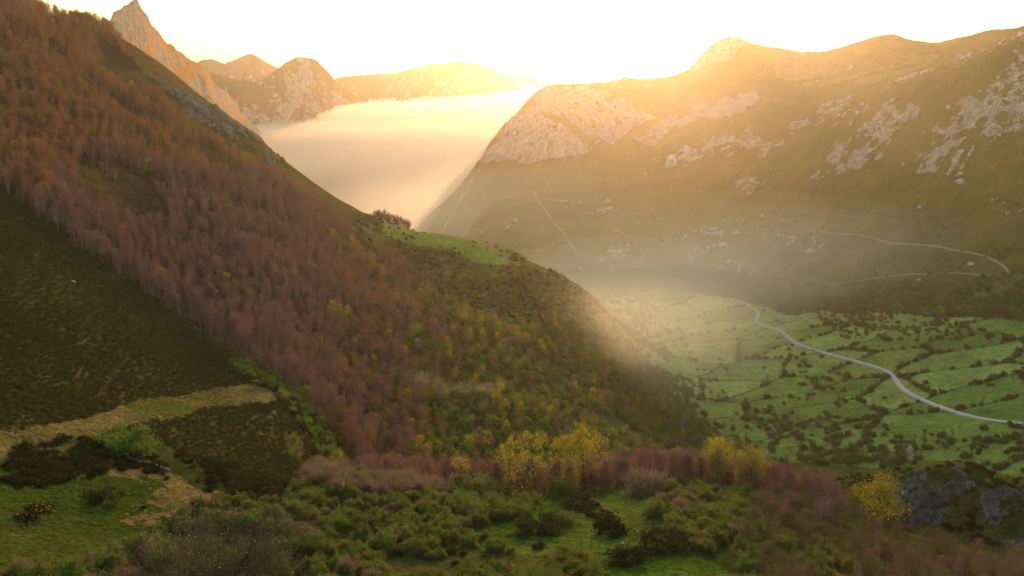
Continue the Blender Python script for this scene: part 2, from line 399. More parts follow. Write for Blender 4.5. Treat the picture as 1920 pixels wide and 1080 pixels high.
def add_float(me, name, v):
    a = me.attributes.new(name, 'FLOAT', 'POINT'); a.data.foreach_set('value', np.asarray(v, np.float32))

# ------------------------------------------------------------------ the valley and its slopes (one sheet of ground)
def cover_colour(x, y, z0, m, px, py, jx, jy, D):
    N = len(x)
    n1 = fbm(x / 30, y / 30, 4, 71); n2 = fbm(x / 110, y / 110, 4, 72); n3 = fbm(x / 7, y / 7, 3, 73)
    c = np.empty((N, 3))
    def mixc(a, b, t): return np.asarray(a)[None] * (1 - t[:, None]) + np.asarray(b)[None] * t[:, None]
    # default: rough pasture
    c[:] = mixc((0.062, 0.086, 0.014), (0.105, 0.104, 0.022), sstep(-0.3, 0.4, n1 + 0.6 * n2))
    g = sstep(0.1, 0.45, n2 + 0.4 * n1)
    c = c * (1 - 0.6 * g[:, None]) + np.array((0.055, 0.098, 0.018)) * 0.6 * g[:, None]
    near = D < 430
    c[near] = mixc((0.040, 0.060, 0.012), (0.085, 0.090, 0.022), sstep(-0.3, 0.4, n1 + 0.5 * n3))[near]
    def paint(mask, col):
        c[mask] = col[mask]
    nearD = D < 1000
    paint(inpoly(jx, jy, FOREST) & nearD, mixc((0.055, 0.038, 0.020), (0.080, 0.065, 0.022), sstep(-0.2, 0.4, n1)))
    t_ = sstep(820, 1000, px)[:, None] * (inpoly(jx, jy, FOREST) & nearD)[:, None]
    c = c * (1 - t_) + np.array((0.075, 0.098, 0.022)) * t_
    # crest strip of dry grass above the forest
    crest = inpoly(jx, jy, [(190, 30), (300, 105), (400, 180), (620, 350), (720, 410), (690, 425), (610, 385), (500, 330), (420, 285), (340, 225), (270, 140), (200, 50)]) & nearD
    paint(crest, mixc((0.12, 0.085, 0.03), (0.06, 0.07, 0.018), sstep(-0.2, 0.5, n1)))
    paint(inpoly(jx, jy, SPURHEATH) & nearD, mixc((0.065, 0.092, 0.018), (0.13, 0.16, 0.035), sstep(-0.1, 0.5, n1 + 0.4 * n3)))
    paint(inpoly(jx, jy, SPURMEADOW) & nearD, mixc((0.15, 0.225, 0.032), (0.20, 0.25, 0.05), sstep(-0.3, 0.4, n1)))
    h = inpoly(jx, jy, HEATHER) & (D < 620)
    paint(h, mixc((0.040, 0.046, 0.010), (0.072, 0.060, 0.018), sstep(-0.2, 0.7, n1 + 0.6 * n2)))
    tr = h & (fbm(x / 16 + y / 40, y / 30 - x / 60, 6, 77, 0.65) > 0.30) & (n2 > 0.12) & (n3 > 0.0)
    paint(tr, mixc((0.16, 0.12, 0.045), (0.10, 0.085, 0.03), sstep(-0.3, 0.3, n3)))
    paint(inpoly(jx, jy, PATHSTRIP) & (D < 420), mixc((0.17, 0.145, 0.05), (0.075, 0.10, 0.02), sstep(-0.25, 0.35, n1 + 0.3 * n3)))
    lm = inpoly(jx, jy, LMEADOW) & near
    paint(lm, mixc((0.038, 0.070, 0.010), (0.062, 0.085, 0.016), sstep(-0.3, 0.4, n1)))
    tan = lm & (fbm(x / 14, y / 22, 6, 78, 0.65) > 0.20)
    paint(tan, mixc((0.20, 0.16, 0.06), (0.12, 0.11, 0.035), sstep(-0.3, 0.3, n3)))
    paint(inpoly(jx, jy, FGMEADOW) & near, mixc((0.062, 0.125, 0.012), (0.095, 0.145, 0.024), sstep(-0.3, 0.4, n1 + 0.4 * n3)))
    v = m['valley']
    if v.any():
        e, ii = fields(x[v], y[v])
        tone = seed_tone[ii][:, None]
        fc = np.array((0.14, 0.225, 0.045)) * (1 - tone) + np.array((0.27, 0.35, 0.09)) * tone
        fc = fc * (1 + 0.28 * n1[v][:, None] + 0.25 * n2[v][:, None])
        hedge = np.array((0.05, 0.06, 0.018))
        t = sstep(3.0, 1.0, e)[:, None] * 0.8
        c[v] = fc * (1 - t) + hedge * t
    paint(inpoly(jx, jy, GREENPASTURE) & (D > 1600) & (n1 > -0.1), mixc((0.14, 0.15, 0.03), (0.11, 0.14, 0.03), n1 * 0 + 0.5))
    paint(inpoly(jx, jy, FOOTWOOD) & (D > 850) & ~v, mixc((0.06, 0.085, 0.02), (0.10, 0.13, 0.03), sstep(-0.1, 0.5, n1)))
    return c
RIVERWOOD = [(1470, 640), (1520, 690), (1590, 735), (1600, 775), (1555, 795), (1500, 845), (1410, 840), (1390, 780), (1475, 745), (1495, 700)]
FOOTWOOD = [(1290, 545), (1420, 515), (1560, 540), (1700, 530), (1800, 530), (1920, 500), (2300, 480), (2300, 610), (1920, 610), (1700, 600), (1560, 592), (1470, 592), (1400, 566), (1300, 552)]

NAV, NDV = 720, 900
fa = np.linspace(AZ0, AZ1, NAV)
fl = np.linspace(LN0, LN1, 2600)
TT = bil(TAN, np.repeat(fa[:, None], 2600, 1), np.repeat(fl[None], NAV, 0))
el = np.arctan(TT)
dw = np.abs(np.diff(el, axis=1)); vis = (TT >= np.maximum.accumulate(TT, 1) - 0.012)[:, 1:]
wgt = dw * np.where(vis, 1.0, 0.12) + np.diff(fl)[None] * 0.045
k = np.exp(-0.5 * (np.arange(-12, 13) / 5.0) ** 2); k /= k.sum()
pad = np.pad(wgt, ((12, 12), (0, 0)), mode='edge'); wgt = sum(k[i] * pad[i:i + NAV] for i in range(25))
cw = np.concatenate([np.zeros((NAV, 1)), np.cumsum(wgt, 1)], 1)
LNV = np.empty((NAV, NDV))
for i in range(NAV): LNV[i] = np.interp(np.linspace(0, cw[i, -1], NDV), cw[i], fl)
DV = np.exp(LNV)
X = (DV * np.sin(fa)[:, None]).ravel(); Y = (DV * np.cos(fa)[:, None]).ravel()
Z0 = base_z(X, Y)
mz, PXv, PYv, JX, JY, DD = zones(X, Y, Z0)
dz, rock = detail(X, Y, Z0, mz, DD)
cov = cover_colour(X, Y, Z0, mz, PXv, PYv, JX, JY, DD)
F = grid_faces(NAV, NDV)
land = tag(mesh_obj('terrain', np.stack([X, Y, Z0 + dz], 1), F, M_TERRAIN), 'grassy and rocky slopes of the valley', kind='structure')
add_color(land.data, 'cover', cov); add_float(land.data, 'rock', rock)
add_color(land.data, 'rocktint', np.where(mz['crag'][:, None], np.array([[0.40, 0.42, 0.38]]), np.where(mz['crest'][:, None], np.array([[0.5, 0.48, 0.44]]), np.array([[1.0, 0.97, 0.9]]))))
print('terrain', time.time() - T0)

# base sheet under everything, out to the horizon
gm = NT('low_ground'); b = gm.n('ShaderNodeBsdfDiffuse'); nz = gm.noise(0.01, 6); r = gm.ramp(nz.outputs[0], (0.3, (0.05, 0.06, 0.02)), (0.7, (0.09, 0.1, 0.04))); gm.l(r.outputs[0], b.inputs[0]); gm.l(b.outputs[0], gm.out.inputs[0])
gs = []
for i in range(65):
    for j in range(65): gs.append(((i - 32) * 380, (j - 6) * 210 , -470))
tag(mesh_obj('ground', gs, grid_faces(65, 65), gm.m), 'low ground of the gorge beneath the cloud', kind='structure')

# ------------------------------------------------------------------ mountains beyond the gorge
def mountain(name, label, sky_pts, D, zbase, wf, wb, seed, rockiness, cover, sharp=1.15, na=220, ns=120, rough=0.10):
    xs = np.array([p[0] for p in sky_pts], float); ys = np.array([p[1] for p in sky_pts], float)
    Ds = np.interp(np.linspace(0, 1, na), np.linspace(0, 1, len(D)), D) if isinstance(D, (list, tuple)) else np.full(na, float(D))
    pxs = np.linspace(xs[0], xs[-1], na); pys = np.interp(pxs, xs, ys)
    k_ = np.array([1, 2, 3, 2, 1]) / 9.0
    pys = np.convolve(np.pad(pys, 2, mode='edge'), k_, 'valid')
    az, tn = px_dir(pxs, pys)
    zc = tn * Ds
    s = np.concatenate([-np.linspace(1, 0, int(ns * 0.7)) ** 1.0, np.linspace(0, 1, ns - int(ns * 0.7) + 1)[1:]])
    S, I = np.meshgrid(s, np.arange(na), indexing='xy')
    h = np.maximum((zc - zbase)[I], 1.0)
    W = np.where(S < 0, wf, wb) * np.clip(h / (zc - zbase).max(), 0.35, 1)
    dd = Ds[I] + S * W
    x = dd * np.sin(az)[I]; y = dd * np.cos(az)[I]
    scl = max((zc - zbase).max() * 0.8, 60)
    a = np.abs(S)
    rd = ridged(x / scl, y / scl, 5, seed) - 0.5
    fine = fbm(x / (scl * 0.16), y / (scl * 0.16), 4, seed + 3) + 0.8 * (ridged(x / (scl * 0.3), y / (scl * 0.3), 4, seed + 4) - 0.5)
    prof = (1 - a) ** sharp
    along = (pxs[I] - pxs[0]) / FPX * Ds[I]
    rib = ridged((along + 0.35 * S * W) / (scl * 0.42), S * 1.1 + seed, 4, seed + 13) - 0.5
    z = zbase + h * prof + h * ((0.46 * rd + 0.08 * rib) * np.sin(np.clip(a, 0, 1) * math.pi) + rough * fine * np.minimum(1, 0.25 + 2.5 * a))
    z = np.where(a > 0.985, zbase - 30, z)
    o = mesh_obj(name, np.stack([x.ravel(), y.ravel(), z.ravel()], 1), grid_faces(na, len(s)), M_TERRAIN)
    tag(o, label, kind='structure')
    gx = np.gradient(z, axis=1) / np.maximum(np.abs(np.gradient(dd, axis=1)), 1e-3)
    rk = sstep(rockiness, rockiness + 0.35, np.abs(gx) * 0.55 + 0.9 * (fbm(along / (scl * .22), z / (scl * .22), 5, seed + 9, 0.6)) + 0.2)
    n1 = fbm(x / (scl * .4), y / (scl * .4), 4, seed + 5)
    t = sstep(-0.3, 0.4, n1).ravel()[:, None]
    add_color(o.data, 'cover', np.array(cover[0])[None] * (1 - t) + np.array(cover[1])[None] * t)
    add_float(o.data, 'rock', np.clip(rk, 0, 1).ravel()); add_color(o.data, 'rocktint', np.full((z.size, 3), 0.85))
    return o
SUNLIT_ORG = ((0.26, 0.105, 0.035), (0.17, 0.08, 0.03))  # orange of low sunlight on the far range, put into its cover colour
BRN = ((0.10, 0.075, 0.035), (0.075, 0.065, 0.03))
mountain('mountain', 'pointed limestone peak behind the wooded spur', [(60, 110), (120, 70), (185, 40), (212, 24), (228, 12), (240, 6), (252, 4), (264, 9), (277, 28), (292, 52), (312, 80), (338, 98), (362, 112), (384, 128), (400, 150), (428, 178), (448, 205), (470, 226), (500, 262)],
         [1450, 1750, 2250, 2800, 3300], -420, 700, 420, 101, 0.60, ((0.42, 0.19, 0.045), (0.30, 0.16, 0.055)), 0.95, 300, 170, 0.13)  # peak's orange cover colour stands in for sunlight on its upper slopes
mountain('mountain', 'hazy far mountain with a small pointed top beyond the limestone peak', [(330, 140), (375, 113), (398, 110), (420, 119), (448, 108), (468, 100), (482, 104), (500, 116), (520, 127), (560, 160)], [4700, 5200, 5700], -260, 1100, 700, 111, 0.75, BRN, 1.0, 140, 80, 0.06)
mountain('mountain', 'low wooded shoulder at the edge of the cloud sea', [(395, 136), (430, 146), (470, 152), (500, 165), (540, 186)], 3700, -300, 500, 500, 121, 0.7, ((0.09, 0.075, 0.03), (0.06, 0.06, 0.025)), 0.9, 110, 60, 0.06)
mountain('mountain', 'rounded rocky dome standing out of the cloud sea', [(455, 176), (480, 156), (505, 140), (530, 122), (552, 108), (570, 106), (592, 112), (612, 130), (630, 150), (648, 168), (668, 178), (690, 184)], [3700, 4000, 4400], -300, 620, 600, 131, 0.55, BRN, 0.8, 180, 100, 0.08)
mountain('mountain', 'long orange range across the middle of the cloud sea', [(600, 160), (640, 144), (690, 139), (745, 136), (775, 128), (810, 119), (838, 118), (868, 114), (898, 120), (925, 130), (950, 144), (972, 158), (992, 176)], [4600, 5300, 6000, 6800], -330, 1300, 900, 141, 0.7, SUNLIT_ORG, 1.05, 260, 110, 0.07)
mountain('mountain', 'faint far hill right of the orange range', [(900, 150), (950, 137), (990, 133), (1020, 137), (1060, 150), (1120, 158)], 8600, -330, 1300, 900, 151, 0.9, BRN, 0.9, 90, 50, 0.05)
mountain('mountain', 'tiny rock islet poking through the cloud', [(742, 186), (750, 178), (755, 173), (761, 178), (772, 187)], 4500, -230, 90, 90, 161, 0.5, BRN, 0.8, 40, 30, 0.06)
print('mountains', time.time() - T0)

# ------------------------------------------------------------------ cloud sea in the gorge, haze, mist
def volume_mat(name, density, color, g):
    t = NT(name)
    v = t.n('ShaderNodeVolumePrincipled')
    v.inputs['Color'].default_value = (*color, 1); v.inputs['Density'].default_value = density; v.inputs['Anisotropy'].default_value = g
    t.l(v.outputs[0], t.out.inputs['Volume'])
    return t.m
def cloud_sea():
    nx, ny = 150, 170
    ys = 1750 * (9800 / 1750.0) ** np.linspace(0, 1, ny)
    uu = np.linspace(-1, 1, nx)
    Yc, U = np.meshgrid(ys, uu, indexing='xy')
    Xc = U * (1800 + 0.75 * Yc)
    top = np.interp(Yc, [1750, 2050, 2500, 3100, 3900, 9800], [-447, -400, -300, -225, -176, -172])
    top = top + 6 * fbm(Xc / 420, Yc / 260, 4, 201) * sstep(1900, 3000, Yc) + 3 * fbm(Xc / 90, Yc / 60, 3, 202)
    v1 = np.stack([Xc.ravel(), Yc.ravel(), top.ravel()], 1); v0 = v1.copy(); v0[:, 2] = -468
    f = grid_faces(nx, ny); N = nx * ny
    bnd = [i * ny for i in range(nx)] + [(nx - 1) * ny + j for j in range(1, ny)] + [i * ny + ny - 1 for i in range(nx - 2, -1, -1)] + [j for j in range(ny - 2, 0, -1)]
    b = np.array(bnd); bn = np.roll(b, -1)
    side = np.stack([b, bn, bn + N, b + N], 1)
    o = mesh_obj('fog', np.concatenate([v1, v0]), np.concatenate([f, f[:, ::-1] + N, side[:, ::-1]]), volume_mat('cloud', 0.010, (0.91, 0.82, 0.65), 0.2))
    tag(o, 'sea of low cloud filling the gorge', kind='stuff')
cloud_sea()
def box(name, lo, hi, mat):
    v = [(x, y, z) for x in (lo[0], hi[0]) for y in (lo[1], hi[1]) for z in (lo[2], hi[2])]
    return mesh_obj(name, v, [(0, 1, 3, 2), (4, 6, 7, 5), (0, 4, 5, 1), (2, 3, 7, 6), (0, 2, 6, 4), (1, 5, 7, 3)], mat, smooth=False)
tag(box('haze', (-12500, -2600, -471), (12500, 12500, 265), volume_mat('haze_air', 0.000029, (1.0, 0.90, 0.72), 0.76)), 'thin warm morning haze', kind='stuff')

# ------------------------------------------------------------------ plant materials
def leaf_mat(name, c1, c2, c3=None, transl=0.3, nscale=0.5):
    t = NT(name)
    oi = t.n('ShaderNodeObjectInfo'); tc = t.n('ShaderNodeTexCoord')
    nz = t.noise(nscale, 3, 0.6, tc.outputs['Object'])
    f = t.math('ADD', t.math('MULTIPLY', oi.outputs['Random'], 0.6), t.math('MULTIPLY', nz.outputs[0], 0.4))
    r = t.ramp(f, (0.2, c1), (0.5, c2), (0.85, c3 or c2))
    d = t.n('ShaderNodeBsdfDiffuse'); s = t.n('ShaderNodeBsdfTranslucent'); mx = t.n('ShaderNodeMixShader'); mx.inputs[0].default_value = transl
    t.l(r.outputs[0], d.inputs[0]); t.l(r.outputs[0], s.inputs[0]); t.l(d.outputs[0], mx.inputs[1]); t.l(s.outputs[0], mx.inputs[2])
    t.l(mx.outputs[0], t.out.inputs[0])
    return t.m
def bark_mat(name, c1, c2):
    t = NT(name); tc = t.n('ShaderNodeTexCoord'); nz = t.noise(2.0, 4, 0.6, tc.outputs['Object'])
    r = t.ramp(nz.outputs[0], (0.3, c1), (0.7, c2)); d = t.n('ShaderNodeBsdfDiffuse'); t.l(r.outputs[0], d.inputs[0]); t.l(d.outputs[0], t.out.inputs[0])
    return t.m
M_BARK = bark_mat('bark_grey', (0.125, 0.10, 0.08), (0.225, 0.185, 0.15))
M_BARKD = bark_mat('bark_dark', (0.05, 0.038, 0.028), (0.09, 0.07, 0.05))
M_MAUVE = leaf_mat('buds_mauve', (0.115, 0.066, 0.060), (0.168, 0.096, 0.088), (0.155, 0.096, 0.070), 0.2)
M_RUSSET = leaf_mat('buds_russet', (0.140, 0.074, 0.031), (0.200, 0.102, 0.042), (0.17, 0.105, 0.044), 0.25)
M_BROWN = leaf_mat('twigs_brown', (0.075, 0.056, 0.034), (0.110, 0.082, 0.050), (0.10, 0.085, 0.042), 0.2)
M_YELLOW = leaf_mat('leaves_fresh', (0.17, 0.17, 0.018), (0.27, 0.235, 0.020), (0.21, 0.22, 0.024), 0.4)
M_LIME = leaf_mat('leaves_lime', (0.10, 0.125, 0.020), (0.15, 0.175, 0.028), (0.13, 0.16, 0.026), 0.4)
M_OLIVE = leaf_mat('leaves_olive', (0.072, 0.096, 0.018), (0.105, 0.132, 0.026), (0.130, 0.138, 0.036))
M_GREEN = leaf_mat('leaves_green', (0.062, 0.110, 0.019), (0.090, 0.150, 0.025), (0.110, 0.160, 0.034))
M_SCRUB = leaf_mat('leaves_scrub', (0.085, 0.125, 0.024), (0.120, 0.170, 0.032), (0.145, 0.165, 0.044))
M_GREYT = leaf_mat('twigs_grey', (0.105, 0.085, 0.060), (0.140, 0.112, 0.085), (0.12, 0.105, 0.06))
M_DARK = leaf_mat('gorse_green', (0.020, 0.028, 0.008), (0.036, 0.040, 0.011), (0.045, 0.042, 0.014), 0.15)
M_FLOWER = leaf_mat('gorse_flower', (0.34, 0.15, 0.015), (0.42, 0.22, 0.02), (0.30, 0.12, 0.02), 0.2)
M_BLOSSOM = leaf_mat('blossom', (0.5, 0.44, 0.34), (0.6, 0.55, 0.45), None, 0.3)
M_CATKIN = leaf_mat('catkins', (0.36, 0.34, 0.16), (0.45, 0.42, 0.22), None, 0.2)
M_HEATH = leaf_mat('heather_tips', (0.042, 0.050, 0.011), (0.052, 0.058, 0.014), (0.064, 0.060, 0.018), 0.1)

# ------------------------------------------------------------------ plant shapes
class Acc:
    def __init__(s): s.v = []; s.f = []; s.n = 0
    def tube(s, pts, rad, k=5):
        pts = np.asarray(pts, float); m = len(pts)
        for i in range(m):
            d = pts[min(i + 1, m - 1)] - pts[max(i - 1, 0)]; d = d / (np.linalg.norm(d) + 1e-9)
            a = np.cross(d, (0.3, 0.9, 0.2)); a /= np.linalg.norm(a) + 1e-9; b = np.cross(d, a)
            for q in range(k):
                t = 2 * math.pi * q / k
                s.v.append(pts[i] + rad[i] * (math.cos(t) * a + math.sin(t) * b))
        for i in range(m - 1):
            for q in range(k):
                s.f.append((s.n + i * k + q, s.n + i * k + (q + 1) % k, s.n + (i + 1) * k + (q + 1) % k, s.n + (i + 1) * k + q))
        s.n += m * k
def quads(cs, size, r, aspect=1.0, updir=None, spread=1.0):
    """leaf-sized faces at centres cs; updir makes long twig blades"""
    N = len(cs)
    if updir is None:
        a = r.normal(size=(N, 3))
    else:
        a = updir + spread * r.normal(size=(N, 3))
    a /= np.linalg.norm(a, axis=1)[:, None] + 1e-9
    b = np.cross(a, r.normal(size=(N, 3))); b /= np.linalg.norm(b, axis=1)[:, None] + 1e-9
    sz = (size[0] + (size[1] - size[0]) * r.random(N))[:, None]
    a = a * sz * 0.5; b = b * sz * 0.5 * aspect
    v = np.stack([cs - a - b * 0.6, cs + b * 0.2 - a * 0.2 + b * 0.8, cs + a, cs - b + a * 0.15], 1).reshape(-1, 3)
    f = np.arange(N * 4).reshape(N, 4)
    return v, f
def skeleton(r, H, n_limb, first, spreadr, up, trunk_r, lean=0.03, sub=3):
    acc = Acc(); tips = []
    p = np.array([0, 0, -0.6]); pts = [p.copy()]
    n = 7; d = np.array([r.normal() * lean, r.normal() * lean, 1.0])
    for i in range(1, n):
        d = d + np.array([r.normal() * 0.05, r.normal() * 0.05, 0]); p = p + d / np.linalg.norm(d) * (H * 0.92 + 0.6) / (n - 1); pts.append(p.copy())
    pts = np.array(pts); rad = trunk_r * (1 - np.linspace(0, 1, n)) ** 0.8 + 0.02
    acc.tube(pts, rad, 6)
    for i in range(n_limb):
        t = first + (0.97 - first) * (i + r.random()) / n_limb
        q = np.array([np.interp(t, np.linspace(0, 1, n), pts[:, c]) for c in range(3)])
        az = i * 2.4 + r.normal() * 0.4
        L = spreadr * (0.55 + 0.75 * math.sin(math.pi * min(1, (t - first) / (1 - first) * 0.8 + 0.2))) * (0.8 + 0.4 * r.random())
        dr = np.array([math.cos(az), math.sin(az), up + 0.25 * r.normal()]); dr /= np.linalg.norm(dr)
        e1 = q + dr * L * 0.5; dr2 = dr + np.array([0, 0, 0.35]); dr2 /= np.linalg.norm(dr2); e2 = e1 + dr2 * L * 0.55
        rr = trunk_r * 0.38 * (1.15 - t)
        acc.tube([q, e1, e2], [rr + 0.02, rr * 0.6 + 0.015, 0.012], 4)
        tips.append((e2, dr2, L)); tips.append((e1 + 0.3 * (e2 - e1), dr, L * 0.8))
        for k_ in range(sub):
            u = 0.3 + 0.6 * r.random(); b = q + (e1 - q) * min(1, u * 2) if u < 0.5 else e1 + (e2 - e1) * (u - 0.5) * 2
            d3 = dr + r.normal(size=3) * 0.6 + np.array([0, 0, 0.3]); d3 /= np.linalg.norm(d3); e = b + d3 * L * 0.45
            acc.tube([b, e], [rr * 0.35 + 0.01, 0.008], 3)
            tips.append((e, d3, L * 0.7))
    tips.append((pts[-1], np.array([0, 0, 1.0]), spreadr * 0.7))
    return acc, tips
def make_tree(seed, H, n_limb, first, spreadr, up, trunk_r, leaf_n, leaf_sz, twig_n, sig, leafm, barkm, sub=3):
    r = np.random.default_rng(seed)
    acc, tips = skeleton(r, H, n_limb, first, spreadr, up, trunk_r, sub=sub)
    tp = np.array([t[0] for t in tips]); td = np.array([t[1] for t in tips]); tl = np.array([t[2] for t in tips])
    V = []; Fs = []; off = 0
    if twig_n:
        i = r.integers(0, len(tp), twig_n)
        c = tp[i] + r.normal(size=(twig_n, 3)) * tl[i][:, None] * sig + td[i] * tl[i][:, None] * 0.1
        v, f = quads(c, (0.7, 1.6), r, 0.055, td[i] + np.array([0, 0, 0.5]), 0.45); V.append(v); Fs.append(f + off); off += len(v)
    i = r.integers(0, len(tp), leaf_n)
    c = tp[i] + r.normal(size=(leaf_n, 3)) * tl[i][:, None] * sig
    v, f = quads(c, leaf_sz, r, 0.75); V.append(v); Fs.append(f + off)
    return (np.array(acc.v), acc.f), (np.concatenate(V), np.concatenate(Fs)), leafm, barkm
def make_shrub(seed, R, Hh, n, sz, leafm, flower=0, flowerm=None, twig=200, clumps=26, core=0.35, barkm=None, sgf=0.23, tw=None, stem=1.0):
    """dome of leaf clumps on many stems; returns bark part, leaf part, flower faces"""
    r = np.random.default_rng(seed)
    acc = Acc()
    th = r.random(clumps) * 2 * math.pi; ph = np.arccos(1 - r.random(clumps) * 1.0); rr = (core + (1 - core) * r.random(clumps) ** 0.5)
    C = np.stack([np.cos(th) * np.sin(ph) * R * rr, np.sin(th) * np.sin(ph) * R * rr, np.cos(ph) * Hh * rr * 0.92 + 0.12 * Hh], 1)
    C *= 1 + 0.16 * r.normal(size=(clumps, 1)) 
    for c in C[::2]:
        acc.tube([(c[0] * 0.1, c[1] * 0.1, -0.4), (c[0] * 0.55, c[1] * 0.55, c[2] * 0.55), c], [(0.05 * R / 2 + 0.02) * stem, (0.03 * R / 2 + 0.012) * stem, 0.01], 4)
    V = []; Fs = []; off = 0
    i = r.integers(0, clumps, n)
    sg = R * sgf
    c = C[i] + r.normal(size=(n, 3)) * np.array([sg, sg, sg * 0.75 * Hh / R + 0.03]); c[:, 2] = np.abs(c[:, 2]) + 0.03
    v, f = quads(c, sz, r, 0.7); V.append(v); Fs.append(f); off += len(v); nf = len(f)
    if twig:
        i = r.integers(0, clumps, twig); c = C[i] + r.normal(size=(twig, 3)) * sg * 1.15; c[:, 2] = np.abs(c[:, 2])
        out = c / (np.linalg.norm(c, axis=1)[:, None] + 1e-6) + np.array([0, 0, 0.6])
        v, f = quads(c, tw or (0.35 * R / 1.6, 0.75 * R / 1.6), r, 0.07, out, 0.35); V.append(v); Fs.append(f + off); off += len(v)
    leaf = (np.concatenate(V), np.concatenate(Fs))
    fl = None
    if flower:
        i = r.integers(0, clumps, flower); up = C[i] + r.normal(size=(flower, 3)) * sg * 0.9 + np.array([0, 0, 0.35 * sg + 0.05 * Hh]); up[:, 2] = np.abs(up[:, 2])
        fl = quads(up, (sz[0] * 0.7, sz[1] * 0.65), r, 0.9)
    return (np.array(acc.v), acc.f), leaf, leafm, barkm or M_BARKD, fl, flowerm
class Kind: pass
KINDS = {}
SRC = bpy.data.collections.new('plant_sources')
def as_mesh(name, v, f, mat):
    o = mesh_obj(name, v, f if isinstance(f, list) else np.asarray(f), mat, smooth=False, link=False)
    me = o.data; bpy.data.objects.remove(o); me.name = name
    return me
def register(kind, variants):
    ks = []
    for q, va in enumerate(variants):
        (bv, bf), (lv, lf), lm, bm = va[:4]; fl = va[4] if len(va) > 4 else None
        k = Kind()
        k.trunk = as_mesh('trunk', bv, bf, bm); k.crown = as_mesh('crown', lv, lf, lm)
        k.flower = as_mesh('blossom', fl[0], fl[1], va[5]) if fl else None
        # the same plant as one mesh, for the masses nobody could count
        fs = [list(map(int, a)) for a in bf] + [list(map(int, a + len(bv))) for a in lf]; vs = [bv, lv]; mi = [0] * len(bf) + [1] * len(lf)
        mats = [bm, lm]
        if fl:
            o0 = len(bv) + len(lv); fs += [list(map(int, a + o0)) for a in fl[1]]; vs.append(fl[0]); mi += [2] * len(fl[1]); mats.append(va[5])
        o = mesh_obj(kind + '_source', np.concatenate(vs), fs, mats, smooth=False, link=False, mat_idx=mi)
        SRC_k = SRCK.setdefault(kind, bpy.data.collections.new(kind + '_sources')); SRC_k.objects.link(o)
        o.name = '%s_source_%02d' % (kind, q)
        ks.append(k)
    KINDS[kind] = ks
SRCK = {}
register('mauve', [make_tree(300 + i, 12.5 + (i % 3), 13, 0.34, 2.1, 1.5, 0.17, 620, (0.16, 0.34), 300, 0.36, M_MAUVE, M_BARK) for i in range(5)])
register('russet', [make_tree(320 + i, 11.5 + (i % 3), 13, 0.28, 2.3, 1.2, 0.17, 620, (0.16, 0.36), 280, 0.38, M_RUSSET, M_BARK) for i in range(4)])
register('yellow', [make_tree(340 + i, 11.5 + i, 14, 0.22, 2.5, 0.9, 0.18, 1500, (0.17, 0.34), 120, 0.26, M_YELLOW, M_BARKD, 4) for i in range(4)])
register('lime', [make_tree(350 + i, 9.0 + i, 12, 0.14, 2.2, 1.0, 0.16, 1200, (0.20, 0.38), 140, 0.28, M_LIME, M_BARKD) for i in range(3)])
register('brown', [make_tree(360 + i, 9.5 + i, 14, 0.12, 3.0, 0.85, 0.2, 800, (0.10, 0.24), 700, 0.36, M_BROWN, M_BARKD, 4) for i in range(3)])
register('scrub', [make_shrub(400 + i, 2.3, 3.6, 1300, (0.26, 0.52), M_SCRUB if i % 2 else M_GREEN, twig=160, clumps=20, sgf=0.17) for i in range(4)])
register('olive', [make_shrub(420 + i, 2.2, 2.6, 2600, (0.14, 0.34), M_OLIVE, twig=380, clumps=26, sgf=0.16) for i in range(4)])
register('green', [make_shrub(430 + i, 2.2, 2.8, 2600, (0.14, 0.34), M_GREEN, twig=260, clumps=26, sgf=0.16) for i in range(3)])
register('grey', [make_shrub(440 + i, 2.4, 2.9, 1200, (0.08, 0.20), M_GREYT, twig=1600, clumps=30, barkm=M_BARK, sgf=0.18) for i in range(3)])
register('gorse', [make_shrub(450 + i, 1.15, 0.95, 1000, (0.10, 0.26), M_DARK, twig=200, clumps=18, sgf=0.17) for i in range(3)])
register('gorseflower', [make_shrub(460 + i, 1.1, 1.0, 800, (0.10, 0.26), M_DARK, 190, M_FLOWER, twig=160, clumps=18, sgf=0.17) for i in range(3)])
register('heather', [make_shrub(470 + i, 0.75, 0.42, 110, (0.14, 0.34), M_HEATH, twig=40, clumps=9) for i in range(3)])
def make_tuft(seed, mat):
    r = np.random.default_rng(seed); c = r.normal(size=(26, 3)) * np.array([0.22, 0.22, 0.0]) + np.array([0, 0, 0.16])
    v, f = quads(c, (0.35, 0.6), r, 0.14, np.tile(np.array([[0, 0, 1.0]]), (26, 1)), 0.45)
    return (np.zeros((3, 3)) + np.array([[0, 0, 0], [0.01, 0, 0], [0, 0.01, 0]]), [(0, 1, 2)]), (v, f), mat, mat
M_TUFTG = leaf_mat('grass_green', (0.055, 0.105, 0.014), (0.08, 0.135, 0.02), (0.10, 0.14, 0.03), 0.3)
M_TUFTT = leaf_mat('grass_straw', (0.16, 0.13, 0.05), (0.24, 0.19, 0.08), (0.13, 0.13, 0.04), 0.3)
register('tuftgreen', [make_tuft(480 + i, M_TUFTG) for i in range(3)])
register('tuftstraw', [make_tuft(490 + i, M_TUFTT) for i in range(3)])
print('plants', time.time() - T0)

